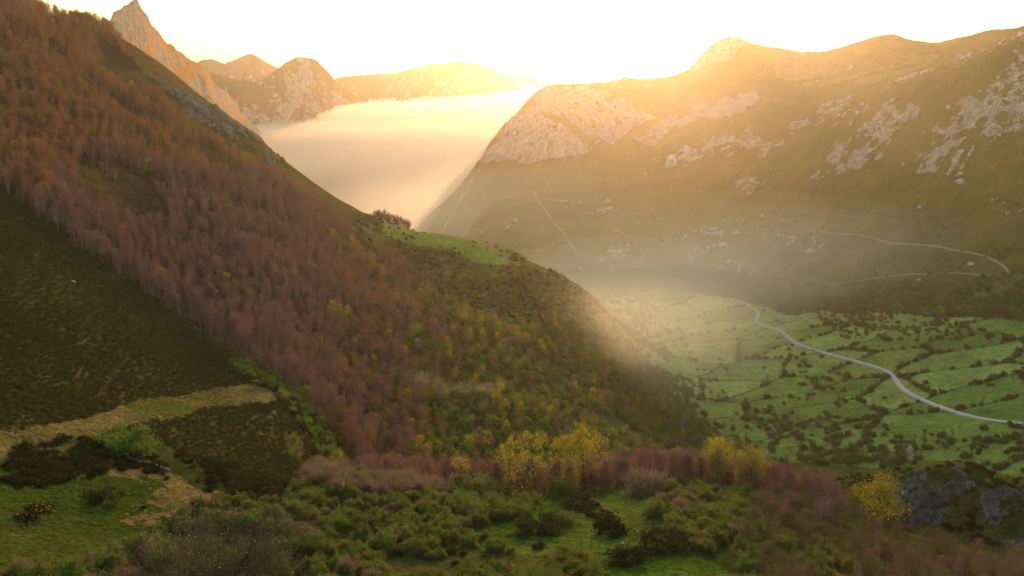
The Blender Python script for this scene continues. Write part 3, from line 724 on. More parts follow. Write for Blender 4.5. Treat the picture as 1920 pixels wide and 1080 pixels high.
# ------------------------------------------------------------------ where they stand
def hit(px, py, dmin=90, dmax=3400):
    """ground point seen at a pixel of the photograph"""
    a, t = px_dir(px, py); a = float(a); t = float(t)
    Dm = np.exp(np.linspace(math.log(dmin), math.log(dmax), 1500))
    x = Dm * math.sin(a); y = Dm * math.cos(a); zz = ground(x, y)
    k = np.flatnonzero(zz / Dm >= t)
    k = k[0] if len(k) else 0
    return float(x[k]), float(y[k]), float(zz[k]), float(Dm[k])
ROADPIX = [(1300, 553), (1345, 561), (1395, 570), (1420, 582), (1424, 592), (1414, 602), (1428, 610), (1460, 618), (1478, 632), (1492, 645), (1530, 657), (1570, 668), (1625, 683), (1665, 695), (1680, 712), (1695, 732), (1725, 748), (1760, 762), (1800, 776), (1850, 787), (1900, 793), (1990, 800), (2080, 806)]
_rp = np.array([hit(px, py, 485, 1250)[:2] for px, py in ROADPIX])
_sg = np.r_[0, np.cumsum(np.hypot(*np.diff(_rp, axis=0).T))]; _l = np.arange(0, _sg[-1], 5.0)
ROADPTS = np.stack([np.interp(_l, _sg, _rp[:, 0]), np.interp(_l, _sg, _rp[:, 1])], 1)
PLANTED = {k: [] for k in KINDS}
def scatter(azpx0, azpx1, D0, D1, spacing, jit=0.7):
    """jittered grid of ground points in a sector"""
    a0 = math.atan2(azpx0 - 960, FPX) - 0.04; a1 = math.atan2(azpx1 - 960, FPX) + 0.04
    xs0 = min(D0 * math.sin(a0), D1 * math.sin(a0)); xs1 = max(D0 * math.sin(a1), D1 * math.sin(a1))
    gx, gy = np.meshgrid(np.arange(xs0, xs1, spacing), np.arange(D0 * min(math.cos(a0), math.cos(a1)), D1, spacing))
    x = gx.ravel() + rng.uniform(-jit, jit, gx.size) * spacing; y = gy.ravel() + rng.uniform(-jit, jit, gx.size) * spacing
    D = np.hypot(x, y); a = np.arctan2(x, y)
    k = (D > D0) & (D < D1) & (a > a0) & (a < a1)
    x, y = x[k], y[k]
    z0 = base_z(x, y)
    px, py = project(x, y, z0)
    return x, y, z0, px, py, np.hypot(x, y)
def plant(kind, x, y, s0, s1, h=6.0, cap=None):
    if len(x) == 0: return
    z = ground(x, y)
    rd_ = np.full(len(x), 1e9)
    if len(x) and np.hypot(x, y).max() > 430:
        for q in ROADPTS: rd_ = np.minimum(rd_, np.hypot(x - q[0], y - q[1]))
    vis = (rd_ > 4.2) & visible(x, y, z, h * s1) & (project(x, y, z)[0] > -120) & (project(x, y, z)[0] < 2040)
    x, y, z = x[vis], y[vis], z[vis]
    s = s0 + (s1 - s0) * np.clip(rng.random(len(x)) ** 1.2 * 0.75 + 0.25 * (0.5 + 1.4 * fbm(x / 30, y / 30, 3, 777)), 0, 1.1)
    if cap is not None:
        lim = np.interp(project(x, y, z)[0], cap[0], cap[1]); a_, t_ = px_dir(project(x, y, z)[0], lim)
        s = np.minimum(s, (t_ * np.hypot(x, y) - z) / h); ok = s > 0.3 * s0; x, y, z, s = x[ok], y[ok], z[ok], s[ok]
    PLANTED[kind].append(np.stack([x, y, z, s], 1))
# the forest on the spur
x, y, z, px, py, D = scatter(-180, 1360, 225, 960, 4.0, 1.0)
jx, jy = jitter(px, py, x, y, D, 16)
inF = inpoly(jx, jy, FOREST)
open_ = fbm(x / 55, y / 55, 3, 301)
upper = (py < 260) & (px > 90)
toe = np.clip((px - (1125 + (py - 560) * 0.80)) / 60 + 1, 0, 1) * (py > 540)
keep = inF & (rng.random(len(x)) > 0.85 * toe) & ~((open_ > 0.42)) & ~(upper & (fbm(x / 35, y / 35, 3, 302) > 0.12)) & ~inpoly(jx, jy, CRESTROCK)
x, y, px, py, D = [q[keep] for q in (x, y, px, py, D)]
u = rng.random(len(x)); cl = fbm(x / 28, y / 28, 3, 303)
right = np.clip((px - 600) / 300, 0, 1) * np.clip((py - 380) / 150, 0.3, 1)
py_ = 0.012 + 0.05 * right + 0.55 * np.clip(cl - 0.20, 0, 1) * (0.35 + 0.65 * np.clip((px - 250) / 300, 0, 1))
pg = 0.02 + 0.93 * right * sstep(-0.6, -0.05, cl + 0.7 * (right - 0.5))
isy = u < py_ * 0.45; py_ = py_ + 0.10 * right; isl = (u >= py_ * 0.45) & (u < py_); isg = (u >= py_) & (u < py_ + pg); isb = ~(isy | isl | isg)
rus = (fbm(x / 120, y / 120, 3, 304) * 120 + py * 1.0 + 0.10 * px) < 365
rus |= (px > 640) & (rng.random(len(px)) < 0.35)
plant('yellow', x[isy], y[isy], 0.55, 0.85, 12); plant('lime', x[isl], y[isl], 0.55, 0.95, 10)
gx_ = isg & (rng.random(len(x)) < 0.7)
plant('scrub', x[gx_], y[gx_], 0.75, 1.45, 4); plant('olive', x[isg & ~gx_], y[isg & ~gx_], 0.8, 1.5, 3)
plant('mauve', x[isb & ~rus], y[isb & ~rus], 0.5, 1.08, 13); plant('russet', x[isb & rus], y[isb & rus], 0.45, 1.05, 12)
# heath and clumps on the shoulder of the spur
x, y, z, px, py, D = scatter(640, 1200, 520, 760, 2.6)
jx, jy = jitter(px, py, x, y, D, 10)
k = inpoly(jx, jy, SPURHEATH) & ~inpoly(jx, jy, SPURMEADOW)
cl = fbm(x / 22, y / 22, 3, 311); u = rng.random(len(x))
k1 = k & ((cl > -0.25) | (py > 520)) & (u < 0.75)
plant('scrub', *[q[k1 & (u < 0.22)] for q in (x, y)], 0.5, 0.95, 4); plant('gorse', *[q[k1 & (u >= 0.22) & (u < 0.5)] for q in (x, y)], 0.9, 1.8, 1)
plant('gorseflower', *[q[k1 & (u >= 0.5) & (u < 0.56) & (cl > 0.15)] for q in (x, y)], 0.9, 1.5, 1); plant('olive', *[q[k1 & (u >= 0.6)] for q in (x, y)], 0.45, 0.9, 3)
km = inpoly(jx, jy, SPURMEADOW) & (u < 0.07) & (cl > 0.0)
plant('gorse', x[km], y[km], 0.8, 1.5, 1)
# row of tall bare trees along the brow
CAP = ([500, 570, 640, 850, 1000, 1340, 1440, 1500, 1560, 1650, 1750, 1850, 1930, 2050], [880, 868, 862, 846, 838, 838, 866, 872, 905, 975, 992, 1010, 1025, 1050])
BR = np.array([(540, 210), (600, 210), (760, 216), (900, 219), (1000, 222), (1100, 224), (1200, 226), (1300, 230), (1420, 229), (1520, 226), (1640, 236), (1760, 244), (1920, 262), (2000, 270)], float)
x, y, z, px, py, D = scatter(540, 2000, 195, 320, 2.9)
azp = 960 + FPX * np.tan(np.arctan2(x, y)) * 1.0
bd = D - np.interp(px, BR[:, 0], BR[:, 1])
u = rng.random(len(x))
dens = np.where(px < 840, np.where(bd > 8, 0.5, 0.0), np.where(bd > -3, 0.85, 0)) * (bd < np.where(px > 1450, 26, 44)) * (px < 1570)
k = (u < dens)
mk = rng.random(len(x))
plant('mauve', x[k & (mk < 0.80)], y[k & (mk < 0.80)], 0.72, 1.02, 13, CAP)
plant('russet', x[k & (mk >= 0.80) & (mk < 0.90)], y[k & (mk >= 0.80) & (mk < 0.90)], 0.68, 0.98, 12, CAP)
plant('lime', x[k & (mk >= 0.95) & (px < 1300)], y[k & (mk >= 0.95) & (px < 1300)], 0.7, 0.95, 10)
# brown trees falling away at the lower right
RMASS = [(1400, 965), (1440, 935), (1520, 950), (1620, 1000), (1760, 1040), (1920, 1065), (2050, 1080), (2050, 1230), (1400, 1230), (1385, 1080)]
x, y, z, px, py, D = scatter(1370, 2050, 110, 275, 4.6)
jx, jy = jitter(px, py, x, y, D, 12); k = inpoly(jx, jy, RMASS); u = rng.random(len(x))
plant('brown', x[k & (u < 0.36)], y[k & (u < 0.36)], 0.45, 0.85, 10, CAP); plant('mauve', x[k & (u >= 0.36) & (u < 0.42)], y[k & (u >= 0.36) & (u < 0.42)], 0.45, 0.75, 13, CAP)
plant('olive', x[k & (u >= 0.5) & (u < 0.8)], y[k & (u >= 0.5) & (u < 0.8)], 0.6, 1.3, 3); plant('green', x[k & (u >= 0.8) & (u < 0.92)], y[k & (u >= 0.8) & (u < 0.92)], 0.5, 1.1, 3)
# thicket in the foreground
FS1 = [(470, 975), (560, 935), (590, 890), (700, 880), (850, 905), (1000, 930), (1000, 965), (930, 985), (925, 1015), (1085, 1015), (1150, 1045), (1170, 1230), (-50, 1230), (-50, 1090), (160, 1055), (380, 995)]
FS2 = [(1190, 915), (1330, 905), (1430, 930), (1410, 1000), (1400, 1230), (1390, 1085), (1340, 1050), (1240, 1000), (1200, 955)]
x, y, z, px, py, D = scatter(-60, 1480, 105, 235, 3.0)
jx, jy = jitter(px, py, x, y, D, 12); k = (inpoly(jx, jy, FS1) | inpoly(jx, jy, FS2)) & ~inpoly(px, py, FGMEADOW); u = rng.random(len(x)); cl = fbm(x / 14, y / 14, 3, 321)
k &= (u < np.where(px < 480, 0.45, 0.8)) & (fbm(x / 18, y / 18, 3, 322) < 0.30)
w = rng.random(len(x)) + 0.35 * cl
back = (py < 935)
plant('olive', x[k & (w > 0.48)], y[k & (w > 0.48)], 0.5, 1.35, 3); plant('green', x[k & (w <= 0.48) & (w > 0.14)], y[k & (w <= 0.48) & (w > 0.14)], 0.5, 1.25, 3)
plant('grey', x[k & (w <= 0.14)], y[k & (w <= 0.14)], 0.45, 1.1, 3)
g1 = inpoly(jx, jy, FS1) & (rng.random(len(x)) < 0.12)
plant('gorse', x[g1], y[g1], 0.8, 1.5, 1)
x, y, z, px, py, D = scatter(560, 860, 185, 235, 3.4)
jx, jy = jitter(px, py, x, y, D, 10); k = inpoly(jx, jy, [(575, 900), (640, 870), (760, 880), (860, 905), (830, 930), (700, 940), (600, 930)]) & (rng.random(len(x)) < 0.7)
plant('grey', x[k], y[k], 0.9, 1.5, 3)
# gorse on the left: two dark banks and single bushes on the pasture
GB1 = [(10, 860), (60, 835), (140, 822), (230, 850), (330, 870), (310, 895), (200, 888), (60, 915), (5, 905)]
GB2 = [(330, 850), (420, 872), (520, 905), (620, 935), (560, 965), (480, 945), (400, 925), (340, 880)]
x, y, z, px, py, D = scatter(-60, 640, 150, 260, 1.5)
jx, jy = jitter(px, py, x, y, D, 10); u = rng.random(len(x)); cl = fbm(x / 9, y / 9, 3, 331)
k = (inpoly(jx, jy, GB1) & (u < 0.8) & (cl > -0.35)) | (inpoly(jx, jy, GB2) & (u < 0.6) & (cl > -0.25))
fl = rng.random(len(x)) < 0.09
plant('gorse', x[k & ~fl], y[k & ~fl], 0.7, 1.5, 1); plant('gorseflower', x[k & fl], y[k & fl], 0.7, 1.3, 1)
k = inpoly(jx, jy, LMEADOW) & (u < 0.02) & (cl > 0.02)
plant('gorse', x[k], y[k], 0.6, 1.4, 1)
k = inpoly(jx, jy, [(400, 930), (520, 940), (560, 960), (480, 985), (330, 1000), (330, 960)]) & (u < 0.35)
plant('olive', x[k], y[k], 0.4, 0.8, 3)
# edge of the heather under the forest
x, y, z, px, py, D = scatter(400, 700, 230, 340, 2.6)
jx, jy = jitter(px, py, x, y, D, 8); k = inpoly(jx, jy, [(420, 670), (520, 700), (640, 830), (640, 880), (600, 880), (560, 790), (520, 740), (440, 700)]); u = rng.random(len(x))
plant('scrub', x[k & (u < 0.4)], y[k & (u < 0.4)], 0.5, 1.0, 4); plant('gorseflower', x[k & (u > 0.9)], y[k & (u > 0.9)], 0.8, 1.4, 1); plant('gorse', x[k & (u > 0.5) & (u < 0.85)], y[k & (u > 0.5) & (u < 0.85)], 0.8, 1.6, 1)
# heather
x, y, z, px, py, D = scatter(-120, 660, 185, 560, 1.45)
jx, jy = jitter(px, py, x, y, D, 10); k = inpoly(jx, jy, HEATHER) & ~inpoly(jx, jy, PATHSTRIP) & (rng.random(len(x)) < 0.9)
plant('heather', x[k], y[k], 0.8, 1.5, 1)
# grass tufts on the near pastures
x, y, z, px, py, D = scatter(-80, 1420, 120, 300, 0.95)
jx, jy = jitter(px, py, x, y, D, 16); u = rng.random(len(x)); cl = fbm(x / 9, y / 9, 4, 361)
k = inpoly(jx, jy, LMEADOW) | inpoly(jx, jy, FGMEADOW)
st_ = (inpoly(jx, jy, PATHSTRIP) & (cl > -0.25)) | (inpoly(jx, jy, LMEADOW) & (fbm(x / 14, y / 22, 6, 78, 0.65) > 0.17)) | (inpoly(jx, jy, HEATHER) & (cl > 0.42) & (fbm(x / 40, y / 40, 3, 362) > 0.22))
plant('tuftgreen', x[k & ~st_ & (u < 0.45) & (cl > -0.3)], y[k & ~st_ & (u < 0.45) & (cl > -0.3)], 0.6, 1.3, 1); plant('tuftstraw', x[st_ & (u < 0.7)], y[st_ & (u < 0.7)], 0.7, 1.6, 1)
# hedges, river wood and foot-of-slope wood across the valley
x, y, z, px, py, D = scatter(1100, 2040, 430, 1150, 3.4)
mv, px, py, jx, jy, D = zones(x, y, z)
inV = mv['valley']; e, ii = fields(x, y); u = rng.random(len(x)); cl = fbm(x / 60, y / 60, 3, 341)
rw = inpoly(jx, jy, RIVERWOOD)
big = inpoly(jx, jy, [(1150, 560), (1400, 585), (1480, 640), (1480, 740), (1380, 770), (1240, 690)])
hedge = inV & (e < np.where(big, 1.5, 2.6)) & (u < np.where(big, 0.7, 0.95)) & (cl > np.where(big, 0.0, -0.30)) & ~rw
wd = inV & rw & (u < 0.22) & (fbm(x / 22, y / 22, 2, 343) > -0.15)
edge_ = px - (1140 + (py - 560) * 0.79)
lone = inV & ((u < 0.006) | ((edge_ < 130) & (u < 0.38 * np.exp(-np.maximum(edge_, 0) / 40.0)) & (cl > -0.3)) | ((py < 640) & (px > 1560) & (u < 0.22) & (cl > -0.1)) | ((py > 800) & (px > 1480) & (u < 0.09)))
nearw = inV & (py > 815) & (u < 0.25) & (fbm(x / 25, y / 25, 2, 344) > 0.05)
k = hedge | wd | lone | nearw
q = rng.random(len(x))
plant('scrub', x[k & (q < 0.45)], y[k & (q < 0.45)], 0.5, 1.15, 4); plant('green', x[k & (q >= 0.45) & (q < 0.62)], y[k & (q >= 0.45) & (q < 0.62)], 0.6, 1.3, 3); plant('lime', x[k & (q > 0.62) & (q < 0.70)], y[k & (q > 0.62) & (q < 0.70)], 0.4, 0.65, 10); plant('russet', x[k & (q > 0.70) & (q < 0.74)], y[k & (q > 0.70) & (q < 0.74)], 0.35, 0.55, 11)
plant('olive', x[k & (q >= 0.74) & (q < 0.94)], y[k & (q >= 0.74) & (q < 0.94)], 0.7, 1.5, 3); plant('grey', x[k & (q >= 0.94)], y[k & (q >= 0.94)], 0.8, 1.6, 3)
x, y, z, px, py, D = scatter(1100, 2040, 830, 1350, 5.0)
mv, px, py, jx, jy, D = zones(x, y, z)
cl = fbm(x / 45, y / 45, 3, 351); u = rng.random(len(x))
k = ~mv['valley'] & (D > 850) & ((inpoly(jx, jy, FOOTWOOD) & (u < 0.85) & (cl > -0.35)) | ((cl > 0.12) & (u < 0.4) & (py > 400)))
q = rng.random(len(x))
plant('scrub', x[k & (q < 0.4)], y[k & (q < 0.4)], 0.7, 1.5, 4); plant('green', x[k & (q >= 0.4) & (q < 0.6)], y[k & (q >= 0.4) & (q < 0.6)], 0.8, 1.7, 3); plant('russet', x[k & (q >= 0.72) & (q < 0.85)], y[k & (q >= 0.72) & (q < 0.85)], 0.4, 0.6, 11); plant('lime', x[k & (q >= 0.6) & (q < 0.72)], y[k & (q >= 0.6) & (q < 0.72)], 0.4, 0.65, 10); plant('olive', x[k & (q >= .85)], y[k & (q >= .85)], 0.8, 1.5, 3)
# around and on the crag
x, y, z, px, py, D = scatter(1560, 2040, 235, 460, 2.6)
mv, px, py, jx, jy, D = zones(x, y, z)
u = rng.random(len(x))
k = ~mv['crag'] & inpoly(jx, jy, [(1560, 900), (1640, 885), (1800, 868), (1930, 880), (2040, 890), (2040, 1050), (1850, 1020), (1700, 990), (1640, 950)])
plant('gorse', x[k & (u < 0.45)], y[k & (u < 0.45)], 0.7, 1.5, 1); plant('gorseflower', x[k & (u > 0.93)], y[k & (u > 0.93)], 0.7, 1.2, 1); plant('green', x[k & (u > 0.55) & (u < 0.7)], y[k & (u > 0.55) & (u < 0.7)], 0.4, 0.9, 3)
k = mv['crag'] & (u < 0.06)
plant('gorse', x[k], y[k], 0.5, 1.1, 1)
for kk in PLANTED: PLANTED[kk] = np.concatenate(PLANTED[kk]) if PLANTED[kk] else np.zeros((0, 4)); print(kk, len(PLANTED[kk]))
print('placed', time.time() - T0)


# ------------------------------------------------------------------ single trees and shrubs: the ones that show largest
def empty(name, loc, rz=0.0, sc=1.0):
    o = bpy.data.objects.new(name, None); COL.objects.link(o); o.location = loc; o.rotation_euler = (0, 0, rz)
    o.scale = sc if isinstance(sc, tuple) else (sc, sc, sc); o.empty_display_size = 0.5
    return o
def part(name, me, root):
    o = bpy.data.objects.new(name, me); COL.objects.link(o); o.parent = root
    return o
TREEK = {'mauve', 'russet', 'yellow', 'lime', 'brown', 'dead', 'catkin', 'blossomtree', 'thicket'}
def put_plant(kind, var, loc, rz, sc, name, label, cat, group=None):
    k = KINDS[kind][var % len(KINDS[kind])]
    root = tag(empty(name, loc, rz, sc), label, cat, group)
    if kind in TREEK: part('trunk', k.trunk, root); c = part('crown', k.crown, root)
    else: part('stem', k.trunk, root); c = part('foliage', k.crown, root)
    if k.flower: part('blossom', k.flower, c if False else root)
    return root
LANDMARKS = [(862, 890, 'small yellow tree on the brow'), (955, 875, 'narrow yellow tree on the brow'), (1007, 865, 'tall sparse yellow tree'), (1053, 865, 'slim yellow-green tree'), (1098, 865, 'broad bright yellow tree'), (1290, 880, 'gap before the yellow pair'),
    (1352, 885, 'yellow pair'), (1414, 900, 'right tree of the yellow pair'), (1500, 930, 'end of the brow row'), (1650, 965, 'golden tree by the crag'), (1750, 940, 'grey crag'), (1890, 960, 'crag at the frame edge'), (1548, 995, 'whitish leafless tree'), (1210, 905, 'round mauve-grey shrub'),
    (1152, 995, 'wide dark meadow bush'), (968, 935, 'bright orange bush'), (390, 1020, 'catkin shrub'), (242, 835, 'large round green bush'), (400, 755, 'tan path strip'), (628, 880, 'lime tree under the heather'), (790, 715, 'wisp of mist'), (1705, 855, 'white blossom tree'),
    (1420, 590, 'bend in the road'), (1600, 675, 'straight middle of the road'), (1700, 740, 'lower bend of the road'), (1880, 790, 'road at the frame edge'), (735, 405, 'dark clump on the skyline'), (840, 450, 'green meadow on the spur'), (420, 230, 'crest rocks'), (1130, 570, 'tip of the spur'),
    (60, 400, 'top of the heather slope'), (180, 500, 'upper heather edge'), (330, 595, 'middle of the heather edge'), (530, 720, 'end of the tan path'), (620, 800, 'gully under the heather'), (1490, 760, 'river wood'), (1000, 990, 'left rim of the small meadow'), (1280, 1010, 'right rim of the small meadow'),
    (60, 965, 'rusty pasture bush'), (190, 935, 'dark pasture bush'), (120, 865, 'dark gorse bank'), (460, 920, 'sloping gorse bank'), (700, 905, 'grey thicket'), (700, 1000, 'middle of the thicket'), (850, 1050, 'bottom of the thicket'), (1450, 1050, 'brown trees at the bottom'), (1750, 1060, 'trees under the crag'),
    (1250, 640, 'bright fields'), (1330, 790, 'near corner of the fields'), (1000, 700, 'wooded flank of the spur'), (1160, 760, 'low flank of the spur'), (900, 780, 'gully behind the brow'), (1600, 570, 'foot of the far slope'), (1850, 570, 'far slope at the frame edge'), (1850, 700, 'right-hand fields'), (560, 960, 'lower end of the gorse bank'), (1080, 1050, 'foot of the small meadow')]
def place_phrase(px, py, D, s, s0, s1):
    d = [((px - l[0]) ** 2 + 1.6 * (py - l[1]) ** 2, l) for l in LANDMARKS]
    d2, l = min(d, key=lambda q: q[0])
    dx, dy = px - l[0], py - l[1]
    if d2 < 20 ** 2: rel = 'beside'
    elif abs(dx) > 1.2 * abs(dy): rel = 'right of' if dx > 0 else 'left of'
    else: rel = 'below' if dy > 0 else 'above'
    t = (s - s0) / max(s1 - s0, 1e-3)
    adj = 'large' if t > 0.66 else ('small' if t < 0.33 else 'mid-sized')
    return adj, rel + ' the ' + l[2]
KN = {'mauve': ('beech_tree', 'bare mauve-brown beech', 'tree', 13, 185), 'russet': ('beech_tree', 'bare russet-brown tree', 'tree', 12, 110), 'yellow': ('birch_tree', 'yellow-green leafing tree', 'tree', 12, 130),
      'lime': ('birch_tree', 'dull lime-green tree', 'tree', 10, 110), 'brown': ('hazel_tree', 'spreading bare brown tree', 'tree', 10, 80), 'scrub': ('scrub_tree', 'low bushy green tree', 'tree', 4, 160),
      'olive': ('willow_shrub', 'domed olive-green shrub', 'shrub', 3, 230), 'green': ('hawthorn_shrub', 'fresh green domed shrub', 'shrub', 3, 120), 'grey': ('bare_shrub', 'grey twiggy leafless shrub', 'shrub', 3, 90),
      'gorse': ('gorse_bush', 'dark green gorse bush', 'bush', 1, 150), 'gorseflower': ('gorse_bush', 'orange-flowered gorse bush', 'bush', 1, 60)}
assert all(len(v[1].split()) <= 6 for v in KN.values())
REST = {}
for kk, pts in PLANTED.items():
    if kk not in KN or len(pts) == 0: REST[kk] = pts; continue
    nm, lb, cat, hh, mx = KN[kk]
    x, y, z, s = pts.T; D = np.hypot(x, y)
    px, py = project(x, y, z); _, pt = project(x, y, z + hh * s)
    size = s * hh / D * ((px > -25) & (px < 1945) & (pt < 1075) & (py < 1150)) * visible(x, y, z + 0.3 * hh * s, 0)
    order = np.argsort(-size)
    pick = order[:mx]; pick = pick[size[pick] > 0]
    for n_, i in enumerate(pick):
        adj, ph = place_phrase(px[i], py[i], D[i], s[i], s[pick].min(), s[pick].max())
        lbl = adj + ' ' + lb + ' ' + ph
        lbl = ' '.join(lbl.split()[:16])
        put_plant(kk, int(rng.integers(0, 99)), (x[i], y[i], z[i]), float(rng.random() * 6.283), (float(s[i] * (0.9 + 0.2 * rng.random())),) * 2 + (float(s[i]),), nm, lbl, cat, adj + ' ' + nm.replace('_', ' ') + ' ' + kk + ' ' + ph)
    m_ = np.ones(len(pts), bool); m_[pick] = False
    REST[kk] = pts[m_]
print('singles', time.time() - T0, len(bpy.data.objects))
PLANTED = REST
# ------------------------------------------------------------------ masses too many to count
def gn_scatter(name, label, kind, pts):
    if len(pts) == 0: return
    me = bpy.data.meshes.new(name); me.vertices.add(len(pts)); me.vertices.foreach_set('co', pts[:, :3].astype(np.float32).ravel())
    for nm, ty, va in (('scl', 'FLOAT', pts[:, 3]), ('rot', 'FLOAT', rng.random(len(pts)) * 6.283), ('idx', 'INT', rng.integers(0, len(KINDS[kind]), len(pts)))):
        a = me.attributes.new(nm, ty, 'POINT'); a.data.foreach_set('value', np.asarray(va, np.int32 if ty == 'INT' else np.float32))
    o = bpy.data.objects.new(name, me); COL.objects.link(o)
    tag(o, label, kind='stuff')
    g = bpy.data.node_groups.new(name + '_spread', 'GeometryNodeTree')
    g.interface.new_socket('Geometry', in_out='INPUT', socket_type='NodeSocketGeometry'); g.interface.new_socket('Geometry', in_out='OUTPUT', socket_type='NodeSocketGeometry')
    N = g.nodes.new; L = g.links.new
    gi, go, ip, ci = N('NodeGroupInput'), N('NodeGroupOutput'), N('GeometryNodeInstanceOnPoints'), N('GeometryNodeCollectionInfo')
    ci.inputs['Collection'].default_value = SRCK[kind]; ci.inputs['Separate Children'].default_value = True; ci.inputs['Reset Children'].default_value = True
    def at(nm, ty): a = N('GeometryNodeInputNamedAttribute'); a.data_type = ty; a.inputs['Name'].default_value = nm; return a.outputs['Attribute']
    cx = N('ShaderNodeCombineXYZ'); L(at('rot', 'FLOAT'), cx.inputs[2])
    er = N('FunctionNodeEulerToRotation'); L(cx.outputs[0], er.inputs[0])
    L(gi.outputs[0], ip.inputs['Points']); L(ci.outputs[0], ip.inputs['Instance']); ip.inputs['Pick Instance'].default_value = True
    L(at('idx', 'INT'), ip.inputs['Instance Index']); L(er.outputs[0], ip.inputs['Rotation']); L(at('scl', 'FLOAT'), ip.inputs['Scale']); L(ip.outputs[0], go.inputs[0])
    md = o.modifiers.new('spread', 'NODES'); md.node_group = g
    return o
STUFF = {'mauve': ('forest', 'mass of bare mauve-brown beeches on the spur'), 'russet': ('forest', 'mass of bare russet-brown trees on slopes and hedges'), 'yellow': ('foliage', 'scattered trees in fresh yellow leaf within the forest'),
         'lime': ('foliage', 'scattered trees in pale lime leaf within the forest'), 'brown': ('foliage', 'tangle of brown trees'), 'scrub': ('undergrowth', 'green scrub and hedgerow growth over spur and valley'),
         'olive': ('undergrowth', 'olive green thicket'), 'green': ('undergrowth', 'fresh green thicket'), 'grey': ('undergrowth', 'grey twiggy bare thicket'), 'gorse': ('shrubbery', 'dark gorse clumps'),
         'gorseflower': ('shrubbery', 'gorse clumps in orange bloom'), 'tuftgreen': ('grass', 'green grass tufts on the near pastures'), 'tuftstraw': ('grass', 'straw-coloured dry grass tufts'), 'heather': ('heather', 'low dark heather covering the near slope')}
for kk, (nm, lb) in STUFF.items(): gn_scatter(nm, lb, kk, PLANTED[kk])
print('stuff', time.time() - T0)

# ------------------------------------------------------------------ trees and bushes that stand out
M_TWIGD = leaf_mat('twigs_dark', (0.06, 0.05, 0.032), (0.085, 0.07, 0.045), None, 0.1)
register('catkin', [make_shrub(501, 9.0, 9.0, 5000, (0.08, 0.20), M_TWIGD, 900, M_CATKIN, twig=9000, clumps=110, barkm=M_BARKD, sgf=0.12, core=0.3, tw=(0.4, 1.1), stem=0.4)])
register('thicket', [make_shrub(520 + i, 2.3, 3.2, 1500, (0.2, 0.4), M_BROWN, twig=200, clumps=20, sgf=0.17) for i in range(2)])
register('dead', [make_tree(503, 8, 16, 0.15, 3.2, 0.7, 0.16, 60, (0.05, 0.1), 500, 0.30, bark_mat('pale_twigs', (0.34, 0.31, 0.27), (0.45, 0.42, 0.38)), bark_mat('pale_bark', (0.3, 0.28, 0.25), (0.42, 0.4, 0.36)), 5)])
register('blossomtree', [make_tree(505, 9, 14, 0.12, 1.7, 1.6, 0.15, 700, (0.25, 0.5), 60, 0.34, M_BLOSSOM, M_BARKD)])
register('bigyellow', [make_tree(510 + i, 12, 18, 0.16, 3.2, 0.75, 0.22, 3400, (0.16, 0.34), 160, 0.25, M_YELLOW, M_BARKD, 4) for i in range(3)])
TREEK.add('bigyellow')
def stand(kind, var, px, py_base, py_top, h0, name, label, cat, wide=1.0, Dset=None):
    if Dset:
        a = math.atan2(px - 960, FPX); x, y = Dset * math.sin(a), Dset * math.cos(a); z = float(ground(x, y)[0]); D = Dset
        px2, _ = project(np.array([x]), np.array([y]), np.array([z])); x += (px - float(px2[0])) * D / FPX * 0.9
        z = float(ground(x, y)[0])
    else: x, y, z, D = hit(px, py_base)
    a, tt = px_dir(px, py_top)
    s = max(0.2, (float(tt) * D - z) / h0)
    return put_plant(kind, var, (x, y, z), px * 0.37, (s * wide, s * wide, s), name, label, cat)
Y = 'birch_tree'
stand('yellow', 0, 862, 0, 858, 11.5, Y, 'small yellow-leaved tree left of the taller yellow trees on the brow', 'tree', 1.0, 214)
stand('yellow', 1, 955, 0, 828, 12.5, Y, 'narrow yellow-leaved tree with bare trunk, second from left on the brow', 'tree', 0.9, 220)
stand('yellow', 2, 1007, 0, 806, 13.5, Y, 'tall sparse yellow-green tree in the middle of the brow row', 'tree', 0.9, 223)
stand('yellow', 3, 1053, 0, 818, 14.5, Y, 'slim yellow-green tree just left of the broad yellow one on the brow', 'tree', 0.8, 223)
stand('bigyellow', 0, 1098, 0, 812, 12, Y, 'broad bright yellow-leaved tree in the middle of the brow row', 'tree', 0.95, 222)
stand('bigyellow', 1, 1352, 0, 830, 12, Y, 'round yellow-leaved tree, left of the yellow pair', 'tree', 0.95, 226)
stand('bigyellow', 2, 1414, 0, 848, 12, Y, 'round yellow-leaved tree, right of the yellow pair', 'tree', 1.05, 224)
stand('bigyellow', 1, 1650, 0, 920, 12, Y, 'wide golden-yellow tree in front of the grey crag', 'tree', 1.45, 236)
stand('lime', 0, 628, 0, 848, 9, Y, 'pale lime-leaved tree at the foot of the heather slope', 'tree', 1.0, 232)
stand('catkin', 0, 390, 0, 985, 9.5, 'catkin_tree', 'broad grey leafless tree dotted with pale catkins at the bottom edge', 'tree', 1.0, 122)
stand('dead', 0, 1548, 0, 955, 8, 'bare_tree', 'pale whitish leafless tree among the brown trees', 'tree', 1.1, 205)
stand('blossomtree', 0, 1705, 868, 838, 9, 'blossom_tree', 'slim tree in white blossom in front of the valley fields', 'tree')
